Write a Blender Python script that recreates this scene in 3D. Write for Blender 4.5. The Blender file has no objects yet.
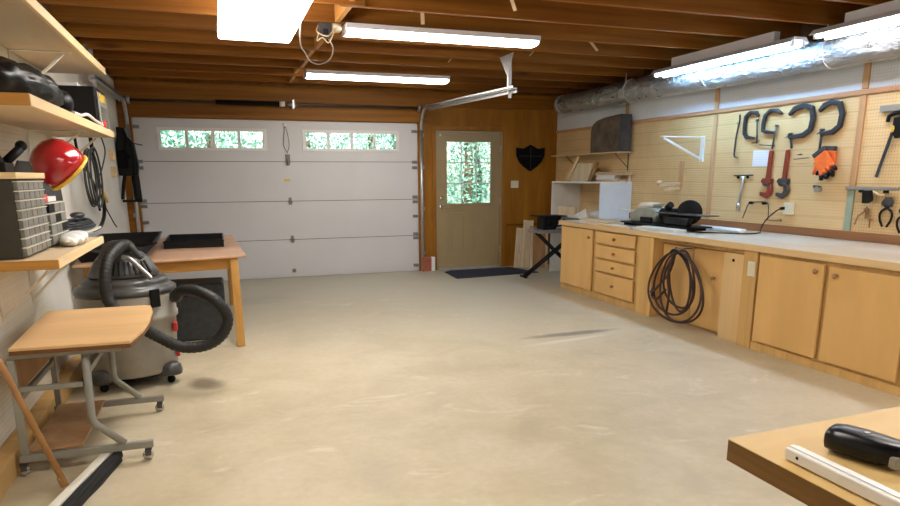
import bpy, bmesh, math, random
from mathutils import Vector, Matrix
random.seed(7)
S = bpy.context.scene
C = S.collection
PI = math.pi

# ------------------------------------------------------------------ materials
def newmat(name):
    m = bpy.data.materials.new(name); m.use_nodes = True
    nt = m.node_tree; b = nt.nodes['Principled BSDF']
    return m, nt, b
def N(nt, t, **kw):
    n = nt.nodes.new(t)
    for k, v in kw.items():
        if k.startswith('_'): setattr(n, k[1:], v)
        else: n.inputs[k].default_value = v
    return n
def mix(nt, fac, a, b, mode='MIX'):
    n = nt.nodes.new('ShaderNodeMix'); n.data_type = 'RGBA'; n.blend_type = mode
    for sock, v in ((n.inputs[0], fac), (n.inputs[6], a), (n.inputs[7], b)):
        if hasattr(v, 'links'): nt.links.new(v, sock)
        elif isinstance(v, (int, float)): sock.default_value = v
        else: sock.default_value = (*v, 1) if len(v) == 3 else v
    return n.outputs[2]
def ramp(nt, fac, p0, p1, v0=0.0, v1=1.0):
    n = nt.nodes.new('ShaderNodeMapRange'); nt.links.new(fac, n.inputs[0])
    n.inputs[1].default_value = p0; n.inputs[2].default_value = p1
    n.inputs[3].default_value = v0; n.inputs[4].default_value = v1
    return n.outputs[0]
def math_(nt, op, a, b=None, c=None):
    n = nt.nodes.new('ShaderNodeMath'); n.operation = op
    for i, v in enumerate((a, b, c)):
        if v is None: continue
        if hasattr(v, 'links'): nt.links.new(v, n.inputs[i])
        else: n.inputs[i].default_value = v
    return n.outputs[0]
def coords(nt, scale=(1, 1, 1), rnd=0.0):
    t = nt.nodes.new('ShaderNodeTexCoord'); mp = nt.nodes.new('ShaderNodeMapping')
    mp.inputs['Scale'].default_value = scale
    nt.links.new(t.outputs['Object'], mp.inputs['Vector'])
    if rnd:
        oi = nt.nodes.new('ShaderNodeObjectInfo')
        k = math_(nt, 'MULTIPLY', oi.outputs['Random'], rnd)
        cx = nt.nodes.new('ShaderNodeCombineXYZ')
        for i in range(3): nt.links.new(k, cx.inputs[i])
        nt.links.new(cx.outputs[0], mp.inputs['Location'])
    return mp.outputs[0]
def noise(nt, vec, scale, detail=4, rough=.5, dist=0.0):
    n = nt.nodes.new('ShaderNodeTexNoise'); nt.links.new(vec, n.inputs['Vector'])
    n.inputs['Scale'].default_value = scale; n.inputs['Detail'].default_value = detail
    n.inputs['Roughness'].default_value = rough; n.inputs['Distortion'].default_value = dist
    return n.outputs['Fac']
def bump(nt, b, h, strength=.2, dist=.01):
    n = nt.nodes.new('ShaderNodeBump'); n.inputs['Strength'].default_value = strength
    n.inputs['Distance'].default_value = dist
    nt.links.new(h, n.inputs['Height']); nt.links.new(n.outputs[0], b.inputs['Normal'])

def plain(name, col, rough=.5, metal=0.0, var=.12, vscale=9, coat=0.0, spec=.5):
    m, nt, b = newmat(name)
    v = coords(nt); f = noise(nt, v, vscale, 5)
    f = ramp(nt, f, .3, .7)
    a = tuple(c * (1 - var) for c in col); d = tuple(min(1, c * (1 + var)) for c in col)
    nt.links.new(mix(nt, f, a, d), b.inputs['Base Color'])
    b.inputs['Roughness'].default_value = rough; b.inputs['Metallic'].default_value = metal
    b.inputs['Coat Weight'].default_value = coat; b.inputs['Specular IOR Level'].default_value = spec
    return m
def wood(name, c1, c2, axis='x', grain=18, along=.9, rough=.55, knots=0.0, kc=(.08, .03, .01), rnd=9.0, tint=.15, spec=.22):
    m, nt, b = newmat(name)
    sc = {'x': (along, grain, grain), 'y': (grain, along, grain), 'z': (grain, grain, along)}[axis]
    v = coords(nt, sc, rnd)
    f1 = noise(nt, v, 1.0, 6, .6, .6)
    v2 = coords(nt, tuple(s * .18 for s in sc), rnd)
    f2 = noise(nt, v2, 1.3, 3, .5, 1.5)
    f = ramp(nt, f1, .33, .68)
    col = mix(nt, f, c1, c2)
    f2r = ramp(nt, f2, .35, .65)
    col = mix(nt, math_(nt, 'MULTIPLY', f2r, .45), col, tuple(c * .72 for c in c1))
    oi = nt.nodes.new('ShaderNodeObjectInfo')
    hv = nt.nodes.new('ShaderNodeHueSaturation')
    nt.links.new(ramp(nt, oi.outputs['Random'], 0, 1, 1 - tint, 1 + tint), hv.inputs['Value'])
    if knots:
        sk = {'x': (1.1, 5, 5), 'y': (5, 1.1, 5), 'z': (5, 5, 1.1)}[axis]
        vo = nt.nodes.new('ShaderNodeTexVoronoi'); nt.links.new(coords(nt, sk, rnd), vo.inputs['Vector'])
        vo.inputs['Scale'].default_value = 1.0
        k = ramp(nt, vo.outputs['Distance'], .07, .17, knots, 0)
        col = mix(nt, k, col, kc)
    nt.links.new(col, hv.inputs['Color'])
    nt.links.new(hv.outputs[0], b.inputs['Base Color'])
    b.inputs['Roughness'].default_value = rough; b.inputs['Specular IOR Level'].default_value = spec
    bump(nt, b, f1, .12, .004)
    return m
def emis(name, col, strength, base=(.9, .9, .9)):
    m, nt, b = newmat(name)
    b.inputs['Base Color'].default_value = (*base, 1)
    b.inputs['Emission Color'].default_value = (*col, 1)
    b.inputs['Emission Strength'].default_value = strength
    b.inputs['Roughness'].default_value = .4
    return m

M = {}
M['joist'] = wood('joist_wood', (.21, .070, .007), (.36, .145, .020), 'x', 16, .5, .6, .75, (.10, .035, .01), tint=.18)
M['joist_y'] = wood('blocking_wood', (.52, .22, .045), (.70, .36, .10), 'y', 16, .8, .6)
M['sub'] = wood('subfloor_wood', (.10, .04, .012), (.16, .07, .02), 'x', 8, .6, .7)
M['header'] = wood('header_wood', (.18, .060, .004), (.36, .145, .014), 'x', 14, .35, .5, .6, (.10, .03, .01))
M['ply'] = wood('plywood', (.27, .105, .008), (.40, .17, .016), 'z', 7, .9, .45, .4, (.18, .07, .02), tint=.05)
M['stud'] = wood('stud_wood', (.31, .115, .010), (.44, .19, .025), 'z', 16, .6, .5)
M['cab'] = wood('cabinet_mdf', (.72, .43, .155), (.77, .48, .19), 'z', 5, 1.6, .45, tint=.04)
M['cab_frame'] = wood('cabinet_pine', (.60, .36, .125), (.73, .47, .19), 'z', 16, .8, .5, tint=.05)
M['cab_pale'] = wood('pale_board', (.70, .47, .22), (.76, .53, .27), 'z', 8, .8, .5, tint=.04)
M['edge_y'] = wood('edge_pine', (.66, .44, .21), (.76, .55, .30), 'y', 16, .8, .5, tint=.05)
M['shelf'] = wood('shelf_board', (.62, .47, .30), (.70, .56, .38), 'y', 5, .6, .55, tint=.05)
M['shelf_edge'] = wood('shelf_edge_pine', (.80, .58, .30), (.90, .70, .42), 'y', 14, .8, .5, tint=.04)
M['trimw'] = wood('batten_wood', (.55, .31, .15), (.68, .42, .23), 'z', 16, .8, .5, tint=.04)
M['trimy'] = wood('rail_wood', (.52, .27, .13), (.66, .38, .20), 'y', 16, .8, .5, tint=.04)
M['splash'] = wood('backsplash_wood', (.27, .12, .05), (.36, .17, .08), 'y', 16, .8, .5, tint=.04)
M['table'] = wood('work_table_top', (.50, .29, .17), (.60, .38, .24), 'x', 9, .9, .4, tint=.04)
M['table_leg'] = wood('work_table_leg', (.42, .21, .05), (.56, .31, .09), 'z', 16, .9, .45, tint=.05)
M['table_apron'] = wood('work_table_apron', (.44, .20, .04), (.56, .28, .07), 'x', 16, .9, .45, tint=.05)
M['desk'] = wood('desk_top', (.68, .42, .19), (.78, .52, .27), 'x', 7, 1.2, .4, tint=.03)
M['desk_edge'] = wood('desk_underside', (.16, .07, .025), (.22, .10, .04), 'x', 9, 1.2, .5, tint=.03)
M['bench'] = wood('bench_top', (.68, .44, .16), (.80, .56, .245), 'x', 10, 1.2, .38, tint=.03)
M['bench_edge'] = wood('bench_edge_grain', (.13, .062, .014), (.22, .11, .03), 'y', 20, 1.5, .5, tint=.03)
M['handle'] = wood('broom_handle_wood', (.38, .18, .06), (.52, .28, .11), 'z', 20, 1.5, .4)
M['lumber'] = wood('lumber', (.68, .48, .27), (.80, .60, .38), 'y', 14, .8, .6)
M['lumber_z'] = wood('lumber_upright', (.66, .52, .34), (.78, .66, .46), 'z', 14, .8, .6)
M['crate'] = wood('reddish_board', (.38, .20, .09), (.50, .29, .14), 'z', 14, .8, .6)
M['white'] = plain('white_paint', (.78, .77, .75), .5, var=.03)
M['garage'] = plain('garage_door_paint', (.60, .585, .59), .42, var=.025, vscale=2)
M['gframe'] = plain('garage_window_frame', (.76, .72, .71), .4, var=.03)
M['olive'] = plain('entry_door_paint', (.35, .255, .125), .4, var=.03)
M['cream'] = plain('cream_plastic', (.74, .68, .50), .4, var=.02)
M['offwhite'] = plain('off_white', (.70, .66, .58), .6, var=.06)
M['whiteblue'] = plain('white_melamine', (.72, .76, .80), .4, var=.03)
M['concrete_white'] = plain('painted_wall', (.74, .71, .64), .7, var=.05, vscale=3)
M['black'] = plain('black_plastic', (.004, .004, .0045), .5, var=.3, spec=.22)
M['blackgloss'] = plain('black_gloss_plastic', (.003, .003, .004), .28, var=.3, coat=.05, spec=.3)
M['blackcloth'] = plain('black_fabric', (.005, .005, .006), .9, var=.4, vscale=40, spec=.15)
M['hinge'] = plain('dull_zinc_hinge', (.20, .20, .20), .5, .3, var=.15)
M['rubber'] = plain('hose_rubber', (.018, .017, .016), .5, var=.2, spec=.4)
M['cordbrown'] = plain('dark_hose_rubber', (.05, .022, .018), .45, var=.3)
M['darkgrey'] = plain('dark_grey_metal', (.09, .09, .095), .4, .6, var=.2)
M['iron'] = plain('cast_iron', (.045, .05, .056), .42, .5, var=.25, vscale=20)
M['steel'] = plain('galvanised_steel', (.50, .50, .51), .35, .85, var=.12, vscale=25)
M['greysteel'] = plain('painted_grey_steel', (.27, .26, .225), .42, .1, var=.08)
M['chrome'] = plain('caster_chrome', (.6, .6, .6), .2, .9, var=.1)
M['rust'] = plain('rusty_sheet', (.12, .085, .062), .7, .2, var=.5, vscale=6)
M['red'] = plain('glossy_red', (.42, .012, .018), .15, var=.08, coat=.6)
M['redtool'] = plain('red_tool_paint', (.24, .030, .012), .4, var=.15)
M['redsmall'] = plain('red_plastic', (.65, .04, .035), .4, var=.1)
M['yellow'] = plain('yellow_plastic', (.75, .48, .04), .4, var=.1)
M['orange'] = plain('orange_glove', (.85, .16, .02), .7, var=.12, vscale=30)
M['vac'] = plain('vacuum_tank_plastic', (.31, .285, .24), .5, var=.22, vscale=5)
M['vaclid'] = plain('vacuum_lid_plastic', (.055, .053, .05), .33, var=.2, vscale=6)
M['mat'] = plain('door_mat', (.006, .012, .032), .85, var=.4, vscale=50)
M['clear'] = plain('clear_drawer_plastic', (.20, .195, .165), .3, var=.35, vscale=14)
M['pale_strip'] = plain('pale_strip', (.76, .72, .62), .4, var=.05)
M['brick'] = plain('pinkish_red_block', (.36, .10, .06), .8, var=.15)
M['silverbar'] = plain('white_aluminium', (.72, .70, .68), .3, .2, var=.04)
M['tape'] = plain('grey_green_motor', (.30, .32, .27), .45, .1, var=.15)
M['darkcase'] = plain('dark_brown_case', (.030, .024, .016), .5, var=.2)
M['bagfilm'] = plain('black_bag_film', (.003, .003, .004), .42, var=.3, spec=.25)
M['bristle'] = plain('black_bristles', (.015, .015, .016), .9, var=.5, vscale=120)
M['greengrey'] = plain('grey_green_board', (.30, .36, .26), .6, var=.1)
M['slategrey'] = plain('slate_grey_board', (.06, .06, .06), .7, var=.1, spec=.3)
M['bark'] = plain('tree_bark', (.15, .10, .06), .9, var=.3)
M['soil'] = plain('grass_ground', (.10, .20, .09), .9, var=.2, vscale=4)
M['lens'] = emis('lamp_lens', (1.0, .95, .86), 11.5)
M['lenspanel'] = emis('lamp_panel_lens', (1.0, .96, .90), 9.5)
M['tubew'] = emis('fluorescent_tube', (.96, .96, 1.0), 13.0)
M['tubecool'] = emis('cool_fluorescent_tube', (.36, .66, 1.0), 23.0)
M['litwhite'] = plain('fixture_white', (.72, .70, .74), .4, var=.02)

# floor: beige concrete with pale scrapes, grey blotches and two dark marks
def concrete():
    m, nt, b = newmat('concrete_floor')
    v = coords(nt)
    big = noise(nt, v, .55, 4, .55); med = noise(nt, v, 2.6, 6, .62, .4); fine = noise(nt, v, 22, 5, .6)
    col = mix(nt, ramp(nt, big, .36, .64), (.47, .39, .25), (.59, .49, .325))
    col = mix(nt, ramp(nt, med, .44, .66, 0, .60), col, (.64, .555, .41))
    col = mix(nt, ramp(nt, med, .30, .45, .45, 0), col, (.38, .325, .225))
    vs = coords(nt, (1.0, 1.7, 1)); sc = noise(nt, vs, 2.1, 5, .6, 1.2)
    col = mix(nt, ramp(nt, sc, .60, .70, 0, .55), col, (.72, .64, .50))
    col = mix(nt, ramp(nt, fine, .3, .75, 0, .22), col, (.30, .265, .20))
    sep = nt.nodes.new('ShaderNodeSeparateXYZ'); nt.links.new(v, sep.inputs[0])
    # greyer slab towards the garage door
    gy = math_(nt, 'ADD', sep.outputs[1], math_(nt, 'MULTIPLY', big, 3.0))
    col = mix(nt, ramp(nt, gy, 6.6, 9.8, 0, .65), col, (.34, .325, .275))
    def mark(cx, cy, hx, hy, ang, c, k):
        dx = math_(nt, 'SUBTRACT', sep.outputs[0], cx); dy = math_(nt, 'SUBTRACT', sep.outputs[1], cy)
        ca, sa = math.cos(ang), math.sin(ang)
        u = math_(nt, 'ADD', math_(nt, 'MULTIPLY', dx, ca), math_(nt, 'MULTIPLY', dy, sa))
        w = math_(nt, 'ADD', math_(nt, 'MULTIPLY', dx, -sa), math_(nt, 'MULTIPLY', dy, ca))
        u = math_(nt, 'POWER', math_(nt, 'ABSOLUTE', math_(nt, 'DIVIDE', u, hx)), 2.0)
        w = math_(nt, 'POWER', math_(nt, 'ABSOLUTE', math_(nt, 'DIVIDE', w, hy)), 2.0)
        r = math_(nt, 'ADD', math_(nt, 'ADD', u, w), math_(nt, 'MULTIPLY', math_(nt, 'SUBTRACT', med, .5), 1.6))
        return mix(nt, ramp(nt, r, .25, 1.15, k, 0), col, c)
    col = mark(2.96, 5.17, .56, .075, 0.03, (.17, .16, .14), .75)
    col = mark(2.78, 4.96, .5, .05, .15, (.66, .62, .54), .6)
    col = mark(-.17, 4.72, .13, .17, 0.5, (.14, .10, .06), .75)
    col = mark(.35, 7.9, .5, .3, 0.2, (.30, .27, .22), .4)
    nt.links.new(col, b.inputs['Base Color'])
    nt.links.new(ramp(nt, med, .3, .7, .42, .62), b.inputs['Roughness'])
    bump(nt, b, fine, .10, .004)
    return m
M['floor'] = concrete()

def pegboard(name, c1, c2, groove=0.0, hole=(.10, .06, .03), gk=.45, gax=2, w=(0.0254)):
    m, nt, b = newmat(name)
    v = coords(nt); sep = nt.nodes.new('ShaderNodeSeparateXYZ'); nt.links.new(v, sep.inputs[0])
    f = noise(nt, v, 3.0, 4)
    col = mix(nt, ramp(nt, f, .35, .65), c1, c2)
    k = 2 * PI / w
    s = math_(nt, 'MULTIPLY', math_(nt, 'COSINE', math_(nt, 'MULTIPLY', sep.outputs[1], k)),
              math_(nt, 'MAXIMUM', 0.0, math_(nt, 'COSINE', math_(nt, 'MULTIPLY', sep.outputs[2], k))))
    h = ramp(nt, s, .45, .75, 0, .65)
    col = mix(nt, h, col, hole)
    if groove:
        z = math_(nt, 'FRACT', math_(nt, 'DIVIDE', sep.outputs[2], groove))
        g = ramp(nt, math_(nt, 'ABSOLUTE', math_(nt, 'SUBTRACT', z, .5)), .47, .485, 0, gk)
        col = mix(nt, g, col, tuple(c * .45 for c in c1))
    nt.links.new(col, b.inputs['Base Color']); b.inputs['Roughness'].default_value = .6
    return m
M['peg_tan'] = pegboard('tan_pegboard', (.68, .46, .215), (.76, .53, .26), .147)
M['peg_white'] = pegboard('white_pegboard', (.66, .69, .74), (.72, .75, .80), 0, (.35, .36, .38))  # white board tinted bluish, the cool tubes' cast put into its colour
M['peg_cream'] = pegboard('cream_pegboard', (.72, .67, .54), (.78, .73, .60), .05, (.45, .40, .30), .35)

def foil():
    m, nt, b = newmat('duct_foil')
    v = coords(nt, (1, .55, 1)); n1 = noise(nt, v, 13, 5, .6, .8)
    b.inputs['Base Color'].default_value = (.52, .53, .55, 1)
    b.inputs['Metallic'].default_value = .85
    nt.links.new(ramp(nt, n1, .35, .65, .26, .45), b.inputs['Roughness'])
    bump(nt, b, n1, 1.0, .05)
    return m
M['foil'] = foil()
def glass():
    m, nt, b = newmat('window_glass')
    for n in list(nt.nodes):
        if n.type != 'OUTPUT_MATERIAL': nt.nodes.remove(n)
    out = [n for n in nt.nodes if n.type == 'OUTPUT_MATERIAL'][0]
    tr = nt.nodes.new('ShaderNodeBsdfTransparent'); tr.inputs[0].default_value = (.93, .97, .97, 1)
    gl = nt.nodes.new('ShaderNodeBsdfGlossy'); gl.inputs['Roughness'].default_value = .05
    gl.inputs[0].default_value = (1, 1, 1, 1)
    mx = nt.nodes.new('ShaderNodeMixShader'); mx.inputs[0].default_value = .07
    nt.links.new(tr.outputs[0], mx.inputs[1]); nt.links.new(gl.outputs[0], mx.inputs[2])
    nt.links.new(mx.outputs[0], out.inputs[0])
    return m
M['glass'] = glass()
def leafmat():
    m, nt, b = newmat('leaves')
    v = coords(nt); f = noise(nt, v, 2.2, 5, .7)
    col = mix(nt, ramp(nt, f, .3, .7), (.10, .30, .20), (.34, .62, .40))
    nt.links.new(col, b.inputs['Base Color']); b.inputs['Roughness'].default_value = .5
    b.inputs['Transmission Weight'].default_value = 0
    return m
M['leaf'] = leafmat()
def papermat():
    m, nt, b = newmat('printed_paper')
    v = coords(nt); sep = nt.nodes.new('ShaderNodeSeparateXYZ'); nt.links.new(v, sep.inputs[0])
    z = math_(nt, 'FRACT', math_(nt, 'DIVIDE', sep.outputs[2], .022))
    g = ramp(nt, math_(nt, 'ABSOLUTE', math_(nt, 'SUBTRACT', z, .5)), .3, .4, 0, .35)
    nt.links.new(mix(nt, g, (.78, .78, .77), (.45, .5, .6)), b.inputs['Base Color'])
    b.inputs['Roughness'].default_value = .7
    return m
M['paper'] = papermat()

# ------------------------------------------------------------------ mesh helpers
class MB:
    def __init__(self): self.bm = bmesh.new()
    def _add(self, vs, fs, smooth=False):
        v = [self.bm.verts.new(p) for p in vs]
        for f in fs:
            try:
                fc = self.bm.faces.new([v[i] for i in f]); fc.smooth = smooth
            except ValueError: pass
        return self
    def box(self, x0, x1, y0, y1, z0, z1):
        x0, x1 = sorted((x0, x1)); y0, y1 = sorted((y0, y1)); z0, z1 = sorted((z0, z1))
        vs = [(x, y, z) for x in (x0, x1) for y in (y0, y1) for z in (z0, z1)]
        return self._add(vs, [(0, 1, 3, 2), (4, 6, 7, 5), (0, 4, 5, 1), (2, 3, 7, 6), (0, 2, 6, 4), (1, 5, 7, 3)])
    def beam(self, a, b, w, h, up=(0, 0, 1)):
        a = Vector(a); b = Vector(b); d = (b - a).normalized(); u = Vector(up)
        s = d.cross(u)
        if s.length < 1e-4: s = d.cross(Vector((1, 0, 0)))
        s.normalize(); t = s.cross(d).normalized()
        vs = []
        for p in (a, b):
            for i, j in ((-1, -1), (1, -1), (1, 1), (-1, 1)): vs.append(p + s * (w / 2 * i) + t * (h / 2 * j))
        return self._add(vs, [(3, 2, 1, 0), (4, 5, 6, 7), (0, 1, 5, 4), (1, 2, 6, 5), (2, 3, 7, 6), (3, 0, 4, 7)])
    def tube(self, pts, r, seg=10, closed=False, caps=True, flat=None):
        pts = [Vector(p) for p in pts]; n = len(pts)
        rs = r if isinstance(r, (list, tuple)) else [r] * n
        rings = []; prev = None
        for i, p in enumerate(pts):
            if closed: t = (pts[(i + 1) % n] - pts[i - 1])
            else: t = (pts[min(i + 1, n - 1)] - pts[max(i - 1, 0)])
            t.normalize()
            if prev is None:
                a = Vector((0, 0, 1)) if abs(t.z) < .9 else Vector((1, 0, 0))
                u = (a - t * a.dot(t)).normalized()
            else:
                u = (prev - t * prev.dot(t))
                u = u.normalized() if u.length > 1e-5 else prev
            prev = u; w = t.cross(u)
            ring = []
            for k in range(seg):
                an = 2 * PI * k / seg
                cu, cw = math.cos(an), math.sin(an)
                if flat: cw *= flat
                ring.append(self.bm.verts.new(p + (u * cu + w * cw) * rs[i]))
            rings.append(ring)
        m = n if closed else n - 1
        for i in range(m):
            A, B = rings[i], rings[(i + 1) % n]
            for k in range(seg):
                f = self.bm.faces.new((A[k], A[(k + 1) % seg], B[(k + 1) % seg], B[k])); f.smooth = seg > 6
        if caps and not closed:
            self.bm.faces.new(rings[0][::-1]); self.bm.faces.new(rings[-1])
        return self
    def cyl(self, a, b, r, seg=20, r2=None): return self.tube([a, b], [r, r if r2 is None else r2], seg)
    def lathe(self, prof, c=(0, 0, 0), axis=(0, 0, 1), seg=32, smooth=True):
        c = Vector(c); ax = Vector(axis).normalized()
        u = Vector((1, 0, 0)) if abs(ax.x) < .9 else Vector((0, 1, 0))
        u = (u - ax * u.dot(ax)).normalized(); w = ax.cross(u)
        rings = []
        for r, h in prof:
            if r < 1e-5: rings.append([self.bm.verts.new(c + ax * h)])
            else: rings.append([self.bm.verts.new(c + ax * h + (u * math.cos(2 * PI * k / seg) + w * math.sin(2 * PI * k / seg)) * r) for k in range(seg)])
        for A, B in zip(rings, rings[1:]):
            for k in range(seg):
                k2 = (k + 1) % seg
                if len(A) == 1 and len(B) == 1: continue
                if len(A) == 1: f = self.bm.faces.new((A[0], B[k2], B[k]))
                elif len(B) == 1: f = self.bm.faces.new((A[k], A[k2], B[0]))
                else: f = self.bm.faces.new((A[k], A[k2], B[k2], B[k]))
                f.smooth = smooth
        for R, rev in ((rings[0], True), (rings[-1], False)):
            if len(R) > 1: self.bm.faces.new(R[::-1] if rev else R)
        return self
    def prism(self, poly, axis, a0, a1):
        # poly: 2D points in the plane perpendicular to axis ('x': (y,z), 'y': (x,z), 'z': (x,y))
        def P(p, a): return {'x': (a, p[0], p[1]), 'y': (p[0], a, p[1]), 'z': (p[0], p[1], a)}[axis]
        n = len(poly); vs = [P(p, a0) for p in poly] + [P(p, a1) for p in poly]
        fs = [tuple(range(n))[::-1], tuple(range(n, 2 * n))] + [(i, (i + 1) % n, n + (i + 1) % n, n + i) for i in range(n)]
        self._add(vs, fs); return self
    def ball(self, c, r, sx=1, sy=1, sz=1, sub=3):
        g = bmesh.ops.create_icosphere(self.bm, subdivisions=sub, radius=r)
        for v in g['verts']:
            v.co = Vector((v.co.x * sx, v.co.y * sy, v.co.z * sz)) + Vector(c)
        for f in {f for v in g['verts'] for f in v.link_faces}: f.smooth = True
        return self
    def build(self, name, mat, parent=None, loc=None, bev=0.0, seg=2):
        bmesh.ops.recalc_face_normals(self.bm, faces=self.bm.faces)
        if loc is None:
            if parent is not None: loc = ORG[parent.name]
            else:
                xs = [v.co for v in self.bm.verts]
                lo = [min(c[i] for c in xs) for i in range(3)]; hi = [max(c[i] for c in xs) for i in range(3)]
                loc = ((lo[0] + hi[0]) / 2, (lo[1] + hi[1]) / 2, lo[2])
        bmesh.ops.translate(self.bm, verts=self.bm.verts, vec=-Vector(loc))
        me = bpy.data.meshes.new(name); self.bm.to_mesh(me); self.bm.free()
        me.materials.append(M[mat] if isinstance(mat, str) else mat)
        o = bpy.data.objects.new(name, me); C.objects.link(o)
        if parent is not None:
            o.parent = parent; ORG[o.name] = Vector(ORG[parent.name])
            if Vector(loc) != ORG[parent.name]:
                o.location = Vector(loc) - ORG[parent.name]; ORG[o.name] = Vector(loc)
        else:
            o.location = loc; ORG[o.name] = Vector(loc)
        if bev:
            md = o.modifiers.new('bevel', 'BEVEL'); md.width = bev; md.segments = seg; md.limit_method = 'ANGLE'
            md.harden_normals = False
        return o
ORG = {}
def tag(o, label, cat, group=None):
    o['label'] = label; o['category'] = cat
    if group: o['group'] = group
    return o
def struct(o): o['kind'] = 'structure'; return o
def thing(name, label, cat, loc, group=None):
    o = bpy.data.objects.new(name, None); C.objects.link(o); o.location = loc; o.empty_display_size = .05
    ORG[o.name] = Vector(loc); return tag(o, label, cat, group)
def sthing(name, loc):
    o = bpy.data.objects.new(name, None); C.objects.link(o); o.location = loc; ORG[o.name] = Vector(loc)
    return struct(o)
def copy_tree(o, parent=None):
    c = o.copy(); C.objects.link(c); c.parent = parent
    ORG[c.name] = Vector(ORG.get(o.name, (0, 0, 0)))
    for ch in list(o.children): copy_tree(ch, c)
    return c
def bez(pts, n=8):
    # Catmull-Rom smoothing of a path
    P = [Vector(p) for p in pts]; P = [P[0] * 2 - P[1]] + P + [P[-1] * 2 - P[-2]]; out = []
    for i in range(1, len(P) - 2):
        for k in range(n):
            t = k / n; a, b, c, d = P[i - 1:i + 3]
            out.append(.5 * ((2 * b) + (c - a) * t + (2 * a - 5 * b + 4 * c - d) * t * t + (3 * b - a - 3 * c + d) * t ** 3))
    out.append(P[-2]); return out

XL, XR, YB, YF, ZJ, ZT = -1.10, 5.10, 9.60, -3.2, 2.58, 2.815   # walls, back, behind camera, joist bottom/top

# ------------------------------------------------------------------ structure
struct(MB().box(XL - .15, XR + .15, YF - .15, YB + .16, -.12, 0).build('floor', 'floor', loc=(0, 0, 0)))
struct(MB().box(XL - .13, XL, YF, YB, 0, ZT).build('wall_left', 'concrete_white', loc=(0, 0, 0)))
struct(MB().box(XR, XR + .13, YF, YB, 0, ZT).build('wall_right', 'concrete_white', loc=(0, 0, 0)))
struct(MB().box(XL - .13, XR + .13, YF - .13, YF, 0, ZT).build('wall_front', 'concrete_white', loc=(0, 0, 0)))
GX0, GX1, GZ = -.945, 2.83, 2.145
DX0, DX1, DZ = 3.10, 4.17, 2.055
b = MB()
b.box(XL - .13, GX0, YB, YB + .15, 0, ZT); b.box(GX0, GX1, YB, YB + .15, GZ, ZT)
b.box(GX1, DX0, YB, YB + .15, 0, ZT); b.box(DX0, DX1, YB, YB + .15, DZ, ZT); b.box(DX1, XR + .13, YB, YB + .15, 0, ZT)
struct(b.build('wall_back', 'ply', loc=(0, 0, 0)))

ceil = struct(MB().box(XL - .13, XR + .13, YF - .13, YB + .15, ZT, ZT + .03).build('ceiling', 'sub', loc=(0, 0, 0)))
LJ = [9.17, 8.56, 7.96, 7.38, 6.79, 6.20, 5.62, 5.02, 4.42, 3.82, 3.22, 2.62, 2.02, 1.42, .82, .2, -.4, -1.0, -1.6, -2.2, -2.8]
first = {}
for k, y in enumerate(LJ):
    for side in (0, 1):
        x0, x1, yy = ((XL + .004, 1.10, y), (.93, XR - .004, y + .043))[side]
        if side not in first:
            o = MB().box(x0, x1, -.019, .019, ZJ, ZT - .002).build('joist', 'joist', ceil, loc=(0, 0, 0), bev=.002)
            first[side] = o
        else:
            o = first[side].copy(); C.objects.link(o); o.parent = ceil
        o.location = (0, yy, 0)
struct(MB().box(XR - .003, XR - .0001, YF, YB, ZJ - .03, ZT - .001).build('trim_30', 'sub', loc=(0, 0, 0)))
struct(MB().box(XL + .0001, XL + .003, YF, YB, ZJ, ZT - .001).build('trim_31', 'sub', loc=(0, 0, 0)))
# blocking between joists at the lap
for k in range(1, 10):
    y1, y0 = LJ[k - 1], LJ[k]
    MB().box(.985, 1.023, y0 + .066, y1 - .022, ZJ + (.0 if k % 2 else .02), ZT - .004).build('blocking', 'joist_y', ceil, loc=(0, 0, 0), bev=.002)
# cut strips of timber hanging off the joists
for (x, y, dx) in ((1.62, 5.33, .02), (2.05, 4.70, .10), (3.34, 5.90, .22), (3.22, 6.35, -.16), (2.55, 6.95, -.14)):
    MB().beam((x, y, ZJ + .16), (x + dx, y + .05, ZJ - .015), .03, .008).build('nailer_scrap', 'lumber', ceil, loc=(0, 0, 0))

# header boards above garage door
struct(MB().box(XL + .002, XR - .002, YB - .038, YB - .002, 2.372, ZJ - .003).build('trim_1', 'header', loc=(0, YB, 2.3), bev=.003))
struct(MB().box(XL + .002, 3.02, YB - .03, YB - .002, GZ + .008, 2.366).build('trim_2', 'header', loc=(0, YB, 2.1), bev=.003))
# jambs
struct(MB().box(GX1 + .01, 2.93, YB - .03, YB - .002, 0.001, GZ).build('trim_3', 'stud', loc=(2.9, YB, 0), bev=.003))
struct(MB().box(XL + .002, GX0 - .01, YB - .045, YB - .002, 0.001, GZ).build('trim_4', 'header', loc=(-1, YB, 0), bev=.003))
# door casing (thin, orange wood)
b = MB(); b.box(DX0 - .055, DX0 - .004, YB - .016, YB - .001, 0.001, DZ + .045); b.box(DX1 + .004, DX1 + .055, YB - .016, YB - .001, 0.001, DZ + .045)
b.box(DX0 - .055, DX1 + .055, YB - .018, YB - .001, DZ + .004, DZ + .055)
struct(b.build('trim_5', 'stud', loc=(3.6, YB, 0), bev=.003))
# horizontal lip on plywood to the right of door
struct(MB().box(4.25, 5.08, YB - .02, YB - .001, .64, .665).build('trim_6', 'header', loc=(4.6, YB, .64), bev=.002))

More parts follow.
